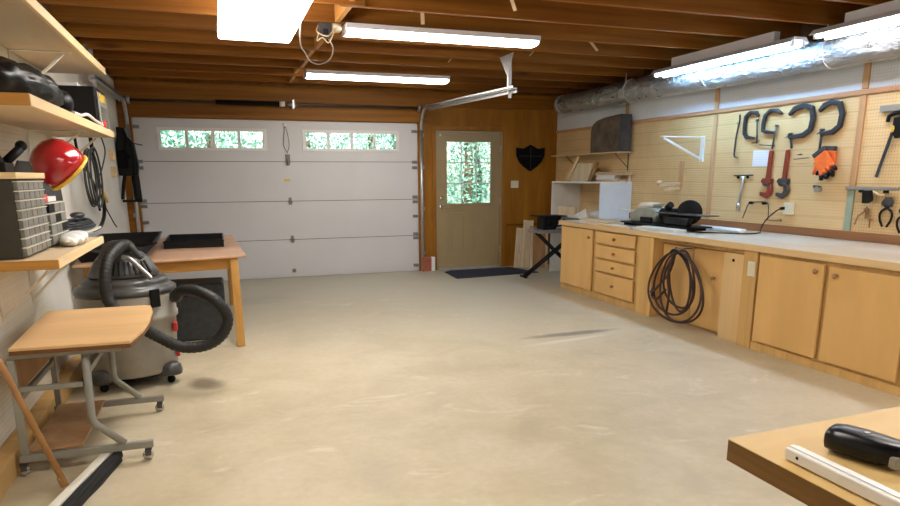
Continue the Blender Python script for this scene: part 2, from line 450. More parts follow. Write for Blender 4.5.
# right wall: boards and battens
struct(MB().box(XR - .012, XR - .001, 2.2, YB - .003, .86, 2.05).build('trim_7', 'peg_tan', loc=(0, 0, 0)))
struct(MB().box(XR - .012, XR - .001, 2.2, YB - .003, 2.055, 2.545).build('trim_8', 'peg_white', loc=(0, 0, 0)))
struct(MB().box(XR - .03, XR - .013, 2.2, YB - .003, 2.035, 2.075).build('trim_9', 'trimy', loc=(XR, 0, 2), bev=.002))
struct(MB().box(XR - .034, XR - .014, 2.2, 7.9, .852, .925).build('trim_10', 'splash', loc=(XR, 0, .85), bev=.002))
n = 11
for y, z0, z1 in ((7.69, 2.08, 2.5), (6.03, 2.08, 2.5), (4.29, 2.08, 2.5), (6.03, .93, 2.03), (4.29, 1.30, 2.03), (2.6, .93, 2.03)):
    struct(MB().box(XR - .03, XR - .0135, y - .028, y + .028, z0, z1).build('trim_%d' % n, 'trimw', loc=(XR, y, z0), bev=.002)); n += 1
struct(MB().box(XR - .028, XR - .0135, 4.262, 4.325, .93, 1.295).build('trim_%d' % n, 'greengrey', loc=(XR, 4.3, .93), bev=.002)); n += 1
# left wall: ribbed cream board + sill
struct(MB().box(XL + .001, XL + .012, 1.0, 4.75, .14, 2.55).build('trim_%d' % n, 'peg_cream', loc=(0, 0, 0))); n += 1
struct(MB().box(XL + .001, XL + .09, .8, 5.4, .001, .115).build('baseboard_left', 'cab_frame', loc=(XL, 3, 0), bev=.004))

# ------------------------------------------------------------------ garage door
gd = sthing('door_1', (0.94, YB + .03, 0))
zs = [.012, .535, 1.068, 1.602, 2.138]
gy0, gy1 = YB + .012, YB + .052
GW = [(-.665, .700), (1.175, 2.545)]      # window frames
wz0, wz1 = 1.745, 2.030
for i in range(4):
    b = MB(); z0, z1 = zs[i] + .004, zs[i + 1] - .004
    if i < 3: b.box(GX0 + .012, GX1 - .012, gy0, gy1, z0, z1)
    else:
        b.box(GX0 + .012, GX1 - .012, gy0, gy1, z0, wz0 + .03); b.box(GX0 + .012, GX1 - .012, gy0, gy1, wz1 - .03, z1)
        b.box(GX0 + .012, GW[0][0] + .03, gy0, gy1, wz0 + .03, wz1 - .03)
        b.box(GW[0][1] - .03, GW[1][0] + .03, gy0, gy1, wz0 + .03, wz1 - .03)
        b.box(GW[1][1] - .03, GX1 - .012, gy0, gy1, wz0 + .03, wz1 - .03)
    if i < 3: b.box(GX0 + .012, GX1 - .012, gy0 + .022, gy1 - .004, z1, z1 + .0078)
    else: b.box(GX0 + .012, GX1 - .012, gy0 + .012, gy1 - .004, z1, GZ - .0005)
    if i == 0: b.box(GX0 + .012, GX1 - .012, gy0 + .006, gy1 - .004, .001, z0)
    b.box(GX0 + .0005, GX0 + .012, gy0 + .012, gy1, z0, z1); b.box(GX1 - .012, GX1 - .0005, gy0 + .012, gy1, z0, z1)
    b.build('door_panel', 'garage', gd)
for (x0, x1) in GW:
    b = MB(); y0 = gy0 - .012
    for a in ((x0, x1, wz0, wz0 + .035), (x0, x1, wz1 - .04, wz1), (x0, x0 + .045, wz0 + .035, wz1 - .04), (x1 - .045, x1, wz0 + .035, wz1 - .04)):
        b.box(a[0], a[1], y0, gy0 - .001, a[2], a[3])
    for k in range(1, 4):
        xm = x0 + .03 + (x1 - x0 - .06) * k / 4; b.box(xm - .020, xm + .020, y0 + .002, y0 + .02, wz0 + .03, wz1 - .035)
    fr = b.build('window_frame', 'gframe', gd, bev=.003)
    MB().box(x0 + .031, x1 - .031, gy0 + .02, gy0 + .026, wz0 + .031, wz1 - .031).build('window_pane', 'glass', fr)
for z in zs[1:4]: MB().box(GX0 + .013, GX1 - .013, gy0 + .002, gy0 + .010, z - .0036, z + .0036).build('seam_shade', 'darkgrey', gd)  # dark strips laid in the panel gaps to draw their shade
def hinge(x, z, tall=.10):
    b = MB(); b.box(x - .02, x + .02, gy0 - .007, gy0 - .001, z - tall / 2, z + tall / 2)
    b.cyl((x - .028, gy0 - .012, z), (x + .028, gy0 - .012, z), .010, 10)
    b.box(x - .028, x + .028, gy0 - .022, gy0 - .008, z - .03, z - .012)
    b.build('hinge', 'hinge', gd)
for z in (1.602, 1.068, .535): hinge(.965, z + (.0 if z > 1 else .005))
MB().box(.94, .99, gy0 - .02, gy0 - .001, .07, .12).build('bottom_bracket', 'hinge', gd, bev=.003)
for z in (2.03, 1.60, 1.52, 1.10, 1.03, .82, .56, .50, .09):
    for x, s in ((GX1 - .05, 1), (GX0 + .05, -1)):
        b = MB(); b.box(x - .045, x + .03, gy0 - .008, gy0 - .001, z - .022, z + .022)
        b.cyl((x - .01, gy0 - .02, z), (x + s * .05, gy0 - .02, z), .007, 8)
        b.build('roller_bracket', 'hinge', gd)
b = MB(); b.box(.90, .98, gy0 - .004, gy0 - .001, 1.338, 1.368); b.build('sticker', 'yellow', gd)
b = MB(); b.lathe([(.0, 0), (.028, 0), (.028, .012), (.016, .02), (0, .02)], (.945, gy0 - .001, 2.09), (0, -1, 0), 16); b.build('rope_knob', 'white', gd)
b = MB()
for s in (-1, 1): b.tube(bez([(.945, gy0 - .012, 2.08), (.955 + s * .018, gy0 - .016, 2.0), (.955 + s * .038, gy0 - .014, 1.83), (.963, gy0 - .012, 1.72)]), .0035, 6)
b.build('pull_rope', 'black', gd)
b = MB(); b.box(.935, .995, gy0 - .018, gy0 - .001, 1.585, 1.70); b.cyl((.965, gy0 - .03, 1.64), (.965, gy0 - .03, 1.56), .012, 10); b.build('lock_plate', 'hinge', gd, bev=.003)

def track(x, label, s, yend, vis_hang=True):
    t = thing('garage_door_track', label, 'track', (x, YB, 0), 'overhead door tracks')
    yv = YB - .075; R = .30; zc = 2.05 + .10
    def rail(pts, nm):
        b = MB(); b.tube(pts, .024, 8, flat=.8); b.build(nm, 'steel', t)
    rail([(x, yv, .01), (x, yv, zc - .10)], 'vertical_rail')
    arc = [(x, yv - R + R * math.cos(a * PI / 18), zc - .10 + R * math.sin(a * PI / 18)) for a in range(0, 10)]
    zr = arc[-1][2]
    rail(arc, 'curved_rail')
    b = MB(); zr -= .02; y1 = arc[-1][1]; zr2 = zr - .09 if s > 0 else zr - .03
    b.beam((x, y1, zr), (x, yend, zr2), .05, .016); b.beam((x + s * .02, y1, zr - .018), (x + s * .02, yend, zr2 - .018), .010, .045)
    b.beam((x - s * .02, y1, zr + .010), (x - s * .02, yend, zr2 + .010), .010, .03)
    b.build('horizontal_rail', 'steel', t, bev=.001)
    for z in (.25, .9, 1.5, 1.95): MB().box(x - .01, x + s * .045, yv + .020, YB - .031, z, z + .05).build('wall_bracket', 'steel', t)
    b = MB(); yh = yend + .12
    b.beam((x, yh, zr2 - .08), (x, yh, ZJ - .03), .032, .004, (0, 1, 0)); b.beam((x - .016, yh + .016, zr2 - .02), (x - .016, yh + .016, ZJ - .03), .004, .03, (0, 1, 0))
    b.prism([(yh - .015, ZJ - .20), (yh + .015, ZJ - .20), (yh + .20, ZJ - .01), (yh - .14, ZJ - .01)], 'x', x - .03, x - .026)
    b.build('hanger', 'steel', t)
    return t
track(2.86, 'galvanised door track with long overhead rail between garage door and olive entry door', 1, 6.30)
track(-.99, 'galvanised door track at the left wall, curving overhead behind the shelves', -1, 7.1)

t = thing('torsion_bar', 'long thin spring bar with black torsion spring above the garage door', 'spring bar', (.95, YB - .12, 2.3))
MB().cyl((-.96, YB - .12, 2.345), (2.83, YB - .12, 2.345), .0125, 12).build('bar', 'darkgrey', t)
b = MB(); pts = []
for i in range(900):
    a = i * .62; pts.append((.08 + .80 * i / 900, YB - .12 + .028 * math.cos(a), 2.345 + .028 * math.sin(a)))
b.tube(pts, .0042, 5); b.build('spring', 'black', t)
MB().cyl((.885, YB - .12, 2.345), (.955, YB - .12, 2.345), .034, 16).build('winding_cone', 'white', t)
b = MB(); b.box(1.05, 1.075, YB - .16, YB - .04, 2.29, 2.40); b.cyl((1.0, YB - .12, 2.345), (1.1, YB - .12, 2.345), .026, 12); b.build('centre_bracket', 'steel', t)
for x in (-.965, 2.80):
    b = MB(); b.cyl((x, YB - .12, 2.345), (x + .035, YB - .12, 2.345), .05, 18); b.box(x + .01, x + .02, YB - .12, YB - .04, 2.3, 2.39); b.build('cable_drum', 'steel', t)

# ------------------------------------------------------------------ entry door
ed = sthing('door_2', (3.63, YB + .03, 0))
b = MB(); b.box(DX0 + .003, DX0 + .032, YB - .006, YB + .11, .001, DZ - .003); b.box(DX1 - .032, DX1 - .003, YB - .006, YB + .11, .001, DZ - .003); b.box(DX0 + .032, DX1 - .032, YB - .006, YB + .11, DZ - .034, DZ - .003)
b.build('door_frame', 'olive', ed, bev=.002)
sx0, sx1, sy0, sy1 = DX0 + .036, DX1 - .036, YB + .006, YB + .05
gx0, gx1, gz0, gz1 = 3.265, 3.985, .985, 1.90
b = MB(); b.box(sx0, gx0, sy0, sy1, .022, 2.018); b.box(gx1, sx1, sy0, sy1, .022, 2.018); b.box(gx0, gx1, sy0, sy1, .022, gz0); b.box(gx0, gx1, sy0, sy1, gz1, 2.018)
for x0, x1 in ((3.29, 3.55), (3.68, 3.94)):
    for a in ((x0, x1, .28, .30), (x0, x1, .84, .86), (x0, x0 + .02, .30, .84), (x1 - .02, x1, .30, .84)): b.box(a[0], a[1], sy0 - .008, sy0, a[2], a[3])
    b.box(x0 + .05, x1 - .05, sy0 - .007, sy0, .33, .81)
b.build('door_slab', 'olive', ed, bev=.003)
b = MB()
for a in ((gx0 - .02, gx1 + .02, gz0 - .025, gz0 + .012), (gx0 - .02, gx1 + .02, gz1 - .008, gz1 + .022), (gx0 - .02, gx0 + .008, gz0, gz1), (gx1 - .008, gx1 + .02, gz0, gz1)): b.box(a[0], a[1], sy0 - .012, sy0 - .001, a[2], a[3])
wf = b.build('window_frame', 'olive', ed, bev=.003)
MB().box(gx0 + .001, gx1 - .001, sy0 + .015, sy0 + .021, gz0 + .001, gz1 - .001).build('window_pane', 'glass', wf)
b = MB()
for k in (1, 2): xm = gx0 + (gx1 - gx0) * k / 3; b.box(xm - .008, xm + .008, sy0 + .002, sy0 + .012, gz0, gz1)
for k in (1, 2): zm = gz0 + (gz1 - gz0) * k / 3; b.box(gx0, gx1, sy0 + .002, sy0 + .012, zm - .008, zm + .008)
b.build('window_grille', 'white', wf)
b = MB(); b.lathe([(0, 0), (.03, 0), (.03, .01), (.012, .014), (.012, .05), (0, .05)], (3.185, sy0 - .001, .945), (0, -1, 0), 18); b.beam((3.18, sy0 - .045, .945), (3.30, sy0 - .045, .945), .014, .02)
b.build('door_handle', 'chrome', ed, bev=.002)
MB().lathe([(0, 0), (.028, 0), (.028, .014), (.01, .018), (0, .018)], (3.185, sy0 - .001, 1.075), (0, -1, 0), 18).build('deadbolt', 'chrome', ed)
MB().lathe([(0, 0), (.018, 0), (.018, .02), (0, .024)], (3.165, sy0 - .001, 1.985), (0, -1, 0), 16).build('door_sensor', 'white', ed)
for z in (.28, 1.02, 1.80): MB().cyl((sx1 + .006, sy0 - .006, z - .045), (sx1 + .006, sy0 - .006, z + .045), .007, 8).build('hinge', 'steel', ed)
MB().box(DX0 + .034, DX1 - .034, YB - .01, YB + .12, .001, .018).build('threshold', 'steel', ed)
for x0, x1, mt in ((2.845, 2.985, 'brick'), (2.987, 3.045, 'white')):
    o = MB().box(x0, x1, YB - .10, YB - .032, .001, .21).build('jamb_block', mt, bev=.004)
    tag(o, 'pinkish red block at the foot of the jamb between garage door and entry door' if mt == 'brick' else 'small white block against the foot of the entry door casing', 'block')

# wall shield & switch
t = thing('wall_plaque', 'dark shield-shaped wooden plaque on the plywood wall right of the entry door', 'plaque', (4.63, YB - .001, 1.5))
def shield(cx, cz, w, h):
    pts = [(-1, .78), (-.5, .70), (0, 1.0), (.5, .70), (1, .78), (.98, .2), (.80, -.25), (.5, -.62), (0, -1.0), (-.5, -.62), (-.80, -.25), (-.98, .2)]
    return [(cx + p[0] * w, cz + p[1] * h) for p in pts]
MB().prism(shield(4.635, 1.665, .245, .20), 'y', YB - .022, YB - .001).build('shield', 'blackcloth', t, bev=.006)
b = MB(); b.box(4.631, 4.639, YB - .026, YB - .0225, 1.50, 1.83); b.box(4.44, 4.83, YB - .026, YB - .0225, 1.69, 1.698); b.build('cross_ribs', 'iron', t)
t = thing('light_switch', 'cream double light switch plate on the plywood below the shield plaque', 'light switch', (4.38, YB - .001, 1.25))
MB().box(4.315, 4.445, YB - .008, YB - .001, 1.215, 1.325).build('cover_plate', 'cream', t, bev=.003)
for x in (4.352, 4.41): MB().box(x - .006, x + .006, YB - .018, YB - .0085, 1.257, 1.283).build('toggle', 'cream', t, bev=.002)

# mat
b = MB(); b.prism([(3.12, 9.28), (3.08, 8.62), (4.42, 8.78), (4.24, 9.42), (3.25, 9.40)], 'z', .001, .012)
tag(b.build('door_mat', 'mat', bev=.003), 'dark navy doormat on the concrete in front of the entry door', 'doormat')

# ------------------------------------------------------------------ lamps
def wrap_light(name, label, x0, x1, y0, y1, z0, mat, along='x'):
    t = thing(name, label, 'ceiling light', ((x0 + x1) / 2, (y0 + y1) / 2, ZJ), 'long ceiling lights')
    MB().box(x0, x1, y0 - .02, y1 - .01, z0 + .031, ZJ - .001).build('housing', 'litwhite', t, bev=.004)
    ym, hw = (y0 + y1) / 2, (y1 - y0) / 2
    poly = [(ym - hw, z0 + .030), (ym - hw, z0 + .016), (ym - hw * .8, z0 + .004), (ym - hw * .3, z0), (ym + hw * .3, z0), (ym + hw * .8, z0 + .004), (ym + hw, z0 + .016), (ym + hw, z0 + .030)]
    MB().prism(poly, 'x', x0 + .012, x1 - .012).build('lens', mat, t, bev=.006)
    for xx in (x0, x1 - .011):
        MB().prism([(p[0], p[1] - .003 if p[1] < z0 + .04 else p[1]) for p in poly], 'x', xx, xx + .011).build('end_cap', 'litwhite', t)
    return t
wrap_light('ceiling_light', 'long white ceiling light with rounded lens, the nearer of two across the joists', 1.065, 2.76, 5.57, 5.78, 2.508, 'lens')
wrap_light('ceiling_light', 'long white ceiling light with rounded lens, the farther one nearest the garage door', 1.065, 2.78, 8.03, 8.29, 2.508, 'lens')
t = thing('ceiling_light', 'wide bright square-ended ceiling light panel above the work table side', 'ceiling light', (.4, 5.3, ZJ))
MB().box(.22, .50, 3.95, 5.40, 2.47, ZJ - .001).build('housing', 'litwhite', t, bev=.004)
MB().box(.100, .622, 3.80, 5.52, 2.392, 2.469).build('lens', 'lenspanel', t, bev=.02, seg=3)
def tube_light(label, xc, y0, y1, z0, mt):
    t = thing('tube_light', label, 'ceiling light', (xc, (y0 + y1) / 2, ZJ), 'open tube lights')
    b = MB(); b.prism([(xc - .10, z0 + .022), (xc - .055, z0 + .045), (xc + .055, z0 + .045), (xc + .10, z0 + .022), (xc + .10, z0 + .028), (xc + .06, z0 + .066), (xc - .06, z0 + .066), (xc - .10, z0 + .028)], 'y', y0, y1)
    b.build('reflector', 'litwhite', t)
    MB().box(xc - .03, xc + .03, y0 + .25, y1 - .25, z0 + .067, ZJ - .001).build('housing', 'litwhite', t)
    for s in (-.055, .055):
        MB().cyl((xc + s, y0 + .045, z0 + .012), (xc + s, y1 - .045, z0 + .012), .017, 14).build('tube', mt, t)
        for yy in (y0 + .012, y1 - .044):
            MB().box(xc + s - .014, xc + s + .014, yy, yy + .03, z0 - .006, z0 + .042).build('lamp_socket', 'white', t, bev=.003)
    return t
tube_light('open tube light with two cool white tubes hung alongside the foil duct', 4.59, 4.53, 6.40, 2.425, 'tubecool')
tube_light('open tube light at the right edge of the ceiling above the bench tools', 4.60, 2.50, 4.36, 2.44, 'tubew')
# added lamps, out of view overhead and behind, to brighten the room
wrap_light('ceiling_light', 'added long white ceiling light out of view overhead, brightening the room, left side', -.5, 1.26, 1.5, 1.8, 2.485, 'lens')
wrap_light('ceiling_light', 'added long white ceiling light out of view overhead, brightening the room, right side', 2.4, 4.16, 1.5, 1.8, 2.485, 'lens')
wrap_light('ceiling_light', 'added long white ceiling light, unseen at the far rear, brightening the room', .9, 2.66, -1.5, -1.2, 2.485, 'lens')

# junction box with wiring
t = thing('junction_box', 'metal junction box with tangled wires beside the nearer ceiling light', 'junction box', (.95, 5.75, ZJ))
b = MB(); b.box(.86, .96, 5.60, 5.69, 2.47, ZJ - .001); b.build('box', 'darkgrey', t, bev=.006)
b = MB(); b.lathe([(0, 0), (.045, 0), (.05, .03), (.03, .06), (0, .06)], (1.00, 5.655, 2.579), (0, 0, -1), 16); b.build('lamp_base', 'cream', t)
b = MB(); b.tube(bez([(.68, 5.03, 2.578), (.69, 5.4, 2.50), (.745, 5.87, 2.45), (.83, 6.25, 2.45), (.93, 6.66, 2.45), (1.03, 6.78, 2.45), (1.08, 6.50, 2.45), (1.03, 6.0, 2.46), (.93, 5.69, 2.50)]), .006, 8)
b.build('white_cable', 'offwhite', t)
MB().tube(bez([(.859, 5.65, 2.50), (.84, 5.60, 2.44), (.88, 5.58, 2.46), (.93, 5.60, 2.43), (.98, 5.60, 2.52)]), .005, 6).build('loose_wire', 'lumber', t)
MB().tube(bez([(.859, 5.64, 2.56), (.84, 5.58, 2.50), (.92, 5.56, 2.47), (.98, 5.60, 2.54)]), .005, 6).build('loose_wire', 'lumber', t)
MB().box(.89, .93, 5.592, 5.599, 2.49, 2.53).build('blue_cover', 'mat', t)

# ------------------------------------------------------------------ foil duct
t = thing('foil_duct', 'crinkled silver foil duct running along the top of the right wall', 'duct', (4.9, 6, 2.3))
b = MB(); pts = []; rs = []
y = 9.05
while y > 2.0:
    rs.append(.126 + .004 * math.sin(y * 40) + random.uniform(-.004, .004)); pts.append((4.885 + .006 * math.sin(y * 3), y, 2.41 + .008 * math.sin(y * 2.1) - .006 * (9 - y))); y -= .045
b.tube(pts, rs, 20); b.build('duct_tube', 'foil', t)
MB().cyl((4.885, 9.10, 2.41), (4.885, 9.03, 2.41), .134, 20).build('end_collar', 'foil', t)
MB().beam((4.955, 9.0, 2.300), (4.955, 2.0, 2.252), .03, .012).build('support_strip', 'pale_strip', t)
for y in (7.3, 4.45, 5.9):
    zc = 2.41 - .006 * (9 - y)
    b = MB(); b.tube([(4.885 + .136 * math.cos(a * PI / 12), y, zc + .136 * math.sin(a * PI / 12)) for a in range(24)], .006, 6, closed=True, flat=.4); b.build('strap', 'offwhite', t)
    MB().cyl((4.78, y, zc + .10), (4.78, y, 2.60), .004, 6).build('hanger_wire', 'offwhite', t)

# ------------------------------------------------------------------ base cabinets + worktop
FX = 4.07
wt = thing('worktop', 'long pale workbench top along the right wall with worn painted surface', 'worktop', (4.5, 5, .845))
b = MB(); b.box(4.055, XR - .036, 2.1, 7.49, .806, .850)
def topmat():
    m, nt, bb = newmat('worktop_worn')
    v = coords(nt, (1, .6, 1)); f = noise(nt, v, 2.2, 6, .62, .6); g = noise(nt, v, 6, 5, .6)
    col = mix(nt, ramp(nt, f, .42, .56), (.56, .46, .33), (.60, .56, .50))
    col = mix(nt, ramp(nt, g, .55, .68, 0, .6), col, (.60, .47, .29))
    nt.links.new(col, bb.inputs['Base Color']); bb.inputs['Roughness'].default_value = .38
    return m
M['topmat'] = topmat()
b.build('surface', 'topmat', wt, bev=.003)
MB().box(4.030, 4.054, 2.1, 7.49, .800, .852).build('front_edging', 'edge_y', wt, bev=.003)

def knob(parent, x, y, z, r=.017):
    b = MB(); b.lathe([(0, 0), (r * .5, 0), (r * .45, .012), (r, .018), (r * 1.05, .026), (r * .7, .034), (0, .036)], (x, y, z), (-1, 0, 0), 16)
    return b.build('knob', 'crate', parent)
def front(parent, nm, y0, y1, z0, z1, x=FX, mat='cab', kn=None, th=.02):
    o = MB().box(x - th - .010, x - .009, y0, y1, z0, z1).build(nm, mat, parent, bev=.003)
    MB().box(x - .009, x - .0005, y0 + .03, y1 - .03, z0 + .02, z1 - .02).build('backing', 'desk_edge', o)
    if kn: knob(o, x - th - .0105, *kn)
    return o
# cabinet 1 (door + drawers)
t = thing('base_cabinet', 'base cabinet with one door and four drawers at the far end of the worktop', 'cabinet', (4.4, 6.6, 0))
MB().box(FX, 4.75, 5.795, 7.46, .001, .796).build('carcass', 'cab_frame', t, bev=.003)
front(t, 'door', 6.69, 7.42, .085, .785, kn=(6.745, .70))
for z0, z1 in ((.655, .782), (.495, .630), (.345, .470), (.095, .320)): front(t, 'drawer', 5.855, 6.605, z0, z1, kn=(6.22, (z0 + z1) / 2))
# post
t = thing('support_post', 'broad pine post under the worktop between the drawers and the hose bay', 'post', (4.15, 5.7, 0))
MB().box(4.045, 4.45, 5.545, 5.785, .001, .797).build('post_board', 'cab_frame', t, bev=.003)
# recessed bay with two doors
t = thing('bay_cabinet', 'recessed cabinet with two doors behind the coiled hose', 'cabinet', (4.5, 5.1, 0))
MB().box(4.19, 4.75, 4.62, 5.54, .001, .755).build('carcass', 'cab', t)
front(t, 'door', 5.09, 5.535, .02, .745, x=4.188, kn=(5.46, .50)); front(t, 'door', 4.64, 5.08, .02, .745, x=4.188, kn=(4.78, .50))
MB().box(4.10, 4.18, 4.37, 5.54, .760, .797).build('top_rail', 'cab_frame', t, bev=.002)
# pale panel
t = thing('end_panel_cabinet', 'narrow pale cupboard panel with finger hole beside the outlet post', 'panel', (4.3, 4.5, 0))
MB().box(4.085, 4.18, 4.355, 4.605, .001, .755).build('panel_board', 'cab_pale', t, bev=.003)
MB().cyl((4.0848, 4.49, .695), (4.081, 4.49, .695), .013, 14).build('finger_hole', 'black', t)
# outlet post
t = thing('outlet_post', 'grainy pine post under the worktop carrying a cream outlet', 'post', (4.2, 4.28, 0))
MB().box(4.055, 4.6, 4.195, 4.345, .001, .797).build('post_board', 'cab_frame', t, bev=.003)
o = thing('wall_outlet', 'cream outlet cover on the pine post under the worktop', 'outlet', (4.05, 4.24, .65))
MB().box(4.045, 4.0545, 4.205, 4.285, .595, .715).build('cover_plate', 'cream', o, bev=.003)
for z in (.63, .68): MB().box(4.042, 4.0448, 4.230, 4.260, z - .012, z + .012).build('socket', 'offwhite', o, bev=.002)
# cabinet 2
t = thing('base_cabinet', 'large base cabinet with plain doors at the near end of the worktop', 'cabinet', (4.4, 3.4, 0))
MB().box(FX, 4.75, 2.15, 4.19, .001, .796).build('carcass', 'cab_frame', t, bev=.003)
front(t, 'door', 3.555, 4.155, .085, .772, kn=(3.61, .72), mat='cab'); front(t, 'door', 2.925, 3.51, .085, .765, kn=(3.445, .71)); front(t, 'door', 2.22, 2.88, .085, .765)
MB().box(FX - .012, FX - .0005, 2.16, 4.185, .001, .062).build('plinth', 'cab_frame', t)

# coiled hose
def loop(cy, cz, ry, rz, x, tilt=0.0, ph=0.0, n=44, sq=0.0):
    out = []
    for i in range(n):
        a = 2 * PI * i / n; u = ry * math.cos(a); v = rz * math.sin(a)
        u *= 1 - .18 * math.sin(a)
        out.append((x + .015 * math.sin(a * 2 + ph), cy + u * math.cos(tilt) - v * math.sin(tilt), cz + u * math.sin(tilt) + v * math.cos(tilt)))
    return out
t = thing('coiled_hose', 'dark rubber hose coiled and hung on the doors below the worktop', 'hose', (4.02, 5.1, .7))
b = MB()
for a in ((5.13, .375, .39, .33, 4.01, .05, 0), (5.20, .40, .28, .30, 4.035, .16, 1), (5.05, .385, .29, .325, 3.99, -.08, 2), (5.12, .42, .15, .28, 4.05, -.2, 3), (5.14, .44, .22, .27, 4.07, .0, 5)):
    b.tube(loop(*a), .0108, 8, closed=True)
b.tube(bez([(4.02, 5.16, .72), (3.99, 5.22, .50), (4.0, 5.20, .30), (4.02, 5.24, .12)]), .012, 8)
b.tube(bez([(4.02, 5.16, .74), (4.03, 5.25, .50), (4.0, 5.42, .30), (4.0, 5.46, .24), (4.0, 5.38, .22), (4.0, 5.25, .33)]), .012, 8)
b.build('hose_loops', 'cordbrown', t)
MB().tube(bez([(3.985, 5.19, .70), (3.97, 5.13, .72), (3.985, 5.06, .70), (4.05, 5.08, .68)]), .014, 8).build('tie', 'black', t)
MB().cyl((4.0, 5.47, .27), (4.0, 5.43, .31), .02, 12).build('nozzle', 'darkgrey', t)
MB().cyl((4.1485, 5.11, .728), (3.98, 5.11, .735), .008, 8).build('hook', 'steel', t)

# ------------------------------------------------------------------ things on worktop
# white wall cabinet at the corner
t = thing('white_cubby', 'white open-fronted cubby with one closed side at the far right corner', 'cabinet', (4.95, 8, .86))
WX0, WX1 = 4.62, XR - .014
CY0, CY1 = 7.505, 8.83
MB().box(WX0, WX1, CY0, CY1, 1.298, 1.318).build('top_board', 'white', t, bev=.002)
MB().box(WX0, WX1, CY1 - .02, CY1, .001, 1.297).build('side_panel', 'white', t, bev=.002)
MB().box(WX0, WX1, CY0, CY0 + .02, .829, 1.297).build('side_panel', 'whiteblue', t, bev=.002)
MB().box(WX0, WX1, CY0 + .021, CY1 - .021, .83, .85).build('inner_shelf', 'white', t, bev=.002)
def block(name, mt, label, cat, x0, x1, y0, y1, z0, z1, bev=.003, rot=None):
    o = MB().box(x0, x1, y0, y1, z0, z1).build(name, mt, bev=bev)
    if rot: o.rotation_euler = rot
    return tag(o, label, cat)
block('wood_offcut', 'lumber_z', 'square tan wood offcut standing inside the left end of the white cubby', 'wood block', 4.70, 4.74, 8.28, 8.78, .851, .965)
block('wood_offcut', 'lumber', 'thin pale wood strip lying inside the white cubby beside the wheel', 'wood block', 4.88, 4.96, 7.86, 8.22, .851, .99)
o = MB().prism([(8.25, .851), (7.86, .851), (7.93, .965)], 'x', 4.66, 4.69); o = o.build('white_wedge', 'white', bev=.003); tag(o, 'small white triangular wedge on the shelf of the white cubby', 'wedge')
b = MB(); b.ball((4.72, 7.72, .895), .10, .6, 1.6, .45, 3)
for v in b.bm.verts: v.co.z = max(.851, v.co.z + .012 * math.sin(v.co.y * 50 + v.co.x * 60))
tag(b.build('plastic_bag', 'whiteblue'), 'crumpled whitish plastic bag beside the wedge in the white cubby', 'bag')
b = MB(); b.lathe([(0, 0), (.02, 0), (.07, .004), (.075, .02), (.07, .036), (.02, .04), (0, .04)], (4.87, 7.66, 1.03), (-1, 0, 0), 24)
t = thing('grinding_wheel', 'small dark grinding wheel on a block in the white cubby', 'wheel', (4.87, 7.66, .851))
b.build('wheel_disc', 'darkgrey', t)
MB().box(4.88, 4.95, 7.60, 7.72, .851, 1.03).build('wheel_block', 'iron', t, bev=.004)
block('plank', 'lumber', 'pale plank lying along the far end of the worktop before the white cubby', 'plank', 4.30, 4.52, 6.85, 7.44, .852, .872)
block('paper_sheet', 'offwhite', 'whitish sheet lying at the far front corner of the worktop', 'paper', 4.12, 4.26, 6.95, 7.42, .8515, .855, .001)

# shelf above, with brackets
t = thing('wall_shelf', 'thin pale wall shelf holding the rusty metal guard in the far right corner', 'shelf', (4.97, 8.3, 1.68))
MB().box(4.84, WX1, 7.50, 9.30, 1.680, 1.694).build('shelf_board', 'lumber', t, bev=.002)
for y in (7.62, 8.9):
    b = MB(); b.beam((WX1 - .004, y, 1.46), (WX1 - .004, y, 1.678), .02, .006, (1, 0, 0)); b.beam((WX1 - .01, y, 1.50), (4.88, y, 1.675), .014, .006); b.build('bracket', 'darkgrey', t)
t = thing('metal_guard', 'rusty brown sheet-metal guard with curved top standing on the wall shelf', 'metal guard', (4.95, 7.7, 1.7))
prof = [(8.20, 1.695), (8.20, 1.99), (8.16, 2.06), (8.06, 2.105), (7.88, 2.13), (7.53, 2.145), (7.53, 1.695)]
MB().prism(prof, 'x', 4.86, 4.875).build('face_sheet', 'rust', t, bev=.003)
b = MB()
for p, q in zip(prof, prof[1:]):
    n2 = Vector((q[0] - p[0], q[1] - p[1])).normalized().orthogonal() * .007
    b.prism([(p[0], p[1]), (q[0], q[1]), (q[0] + n2.x * -1, q[1] + n2.y * -1), (p[0] - n2.x, p[1] - n2.y)], 'x', 4.876, 5.04)
b.build('rim', 'darkgrey', t)
# stuff on top of cubby
def lean_board(name, mt, label, cat, a, bb, w, th, up=(0, 1, 0)):
    o = MB().beam(a, bb, w, th, up).build(name, mt, bev=.002); return tag(o, label, cat)
lean_board('timber_strip', 'lumber', 'pale timber strip leaning between the cubby top and the wall shelf', 'timber', (4.86, 8.80, 1.330), (4.90, 8.56, 1.664), .055, .02, (1, 0, 0))
t = thing('square_board', 'square tan wooden board leaning on top of the white cubby', 'board', (4.93, 8.45, 1.32))
o = MB().prism([(8.74, 1.319), (8.30, 1.319), (8.16, 1.555), (8.56, 1.575)], 'x', 4.88, 4.90).build('board_face', 'lumber_z', t, bev=.002)
o = MB().prism([(8.295, 1.319), (8.26, 1.319), (8.06, 1.565), (8.11, 1.59)], 'x', 4.901, 4.925).build('reddish_side', 'crate', t, bev=.002)
k = 0
LB = ['pale plank at the bottom of the small stack on the cubby', 'short white board in the middle of the small plank stack on the cubby', 'second white board of the small plank stack on the cubby', 'long pale plank topmost on the small stack on the cubby']
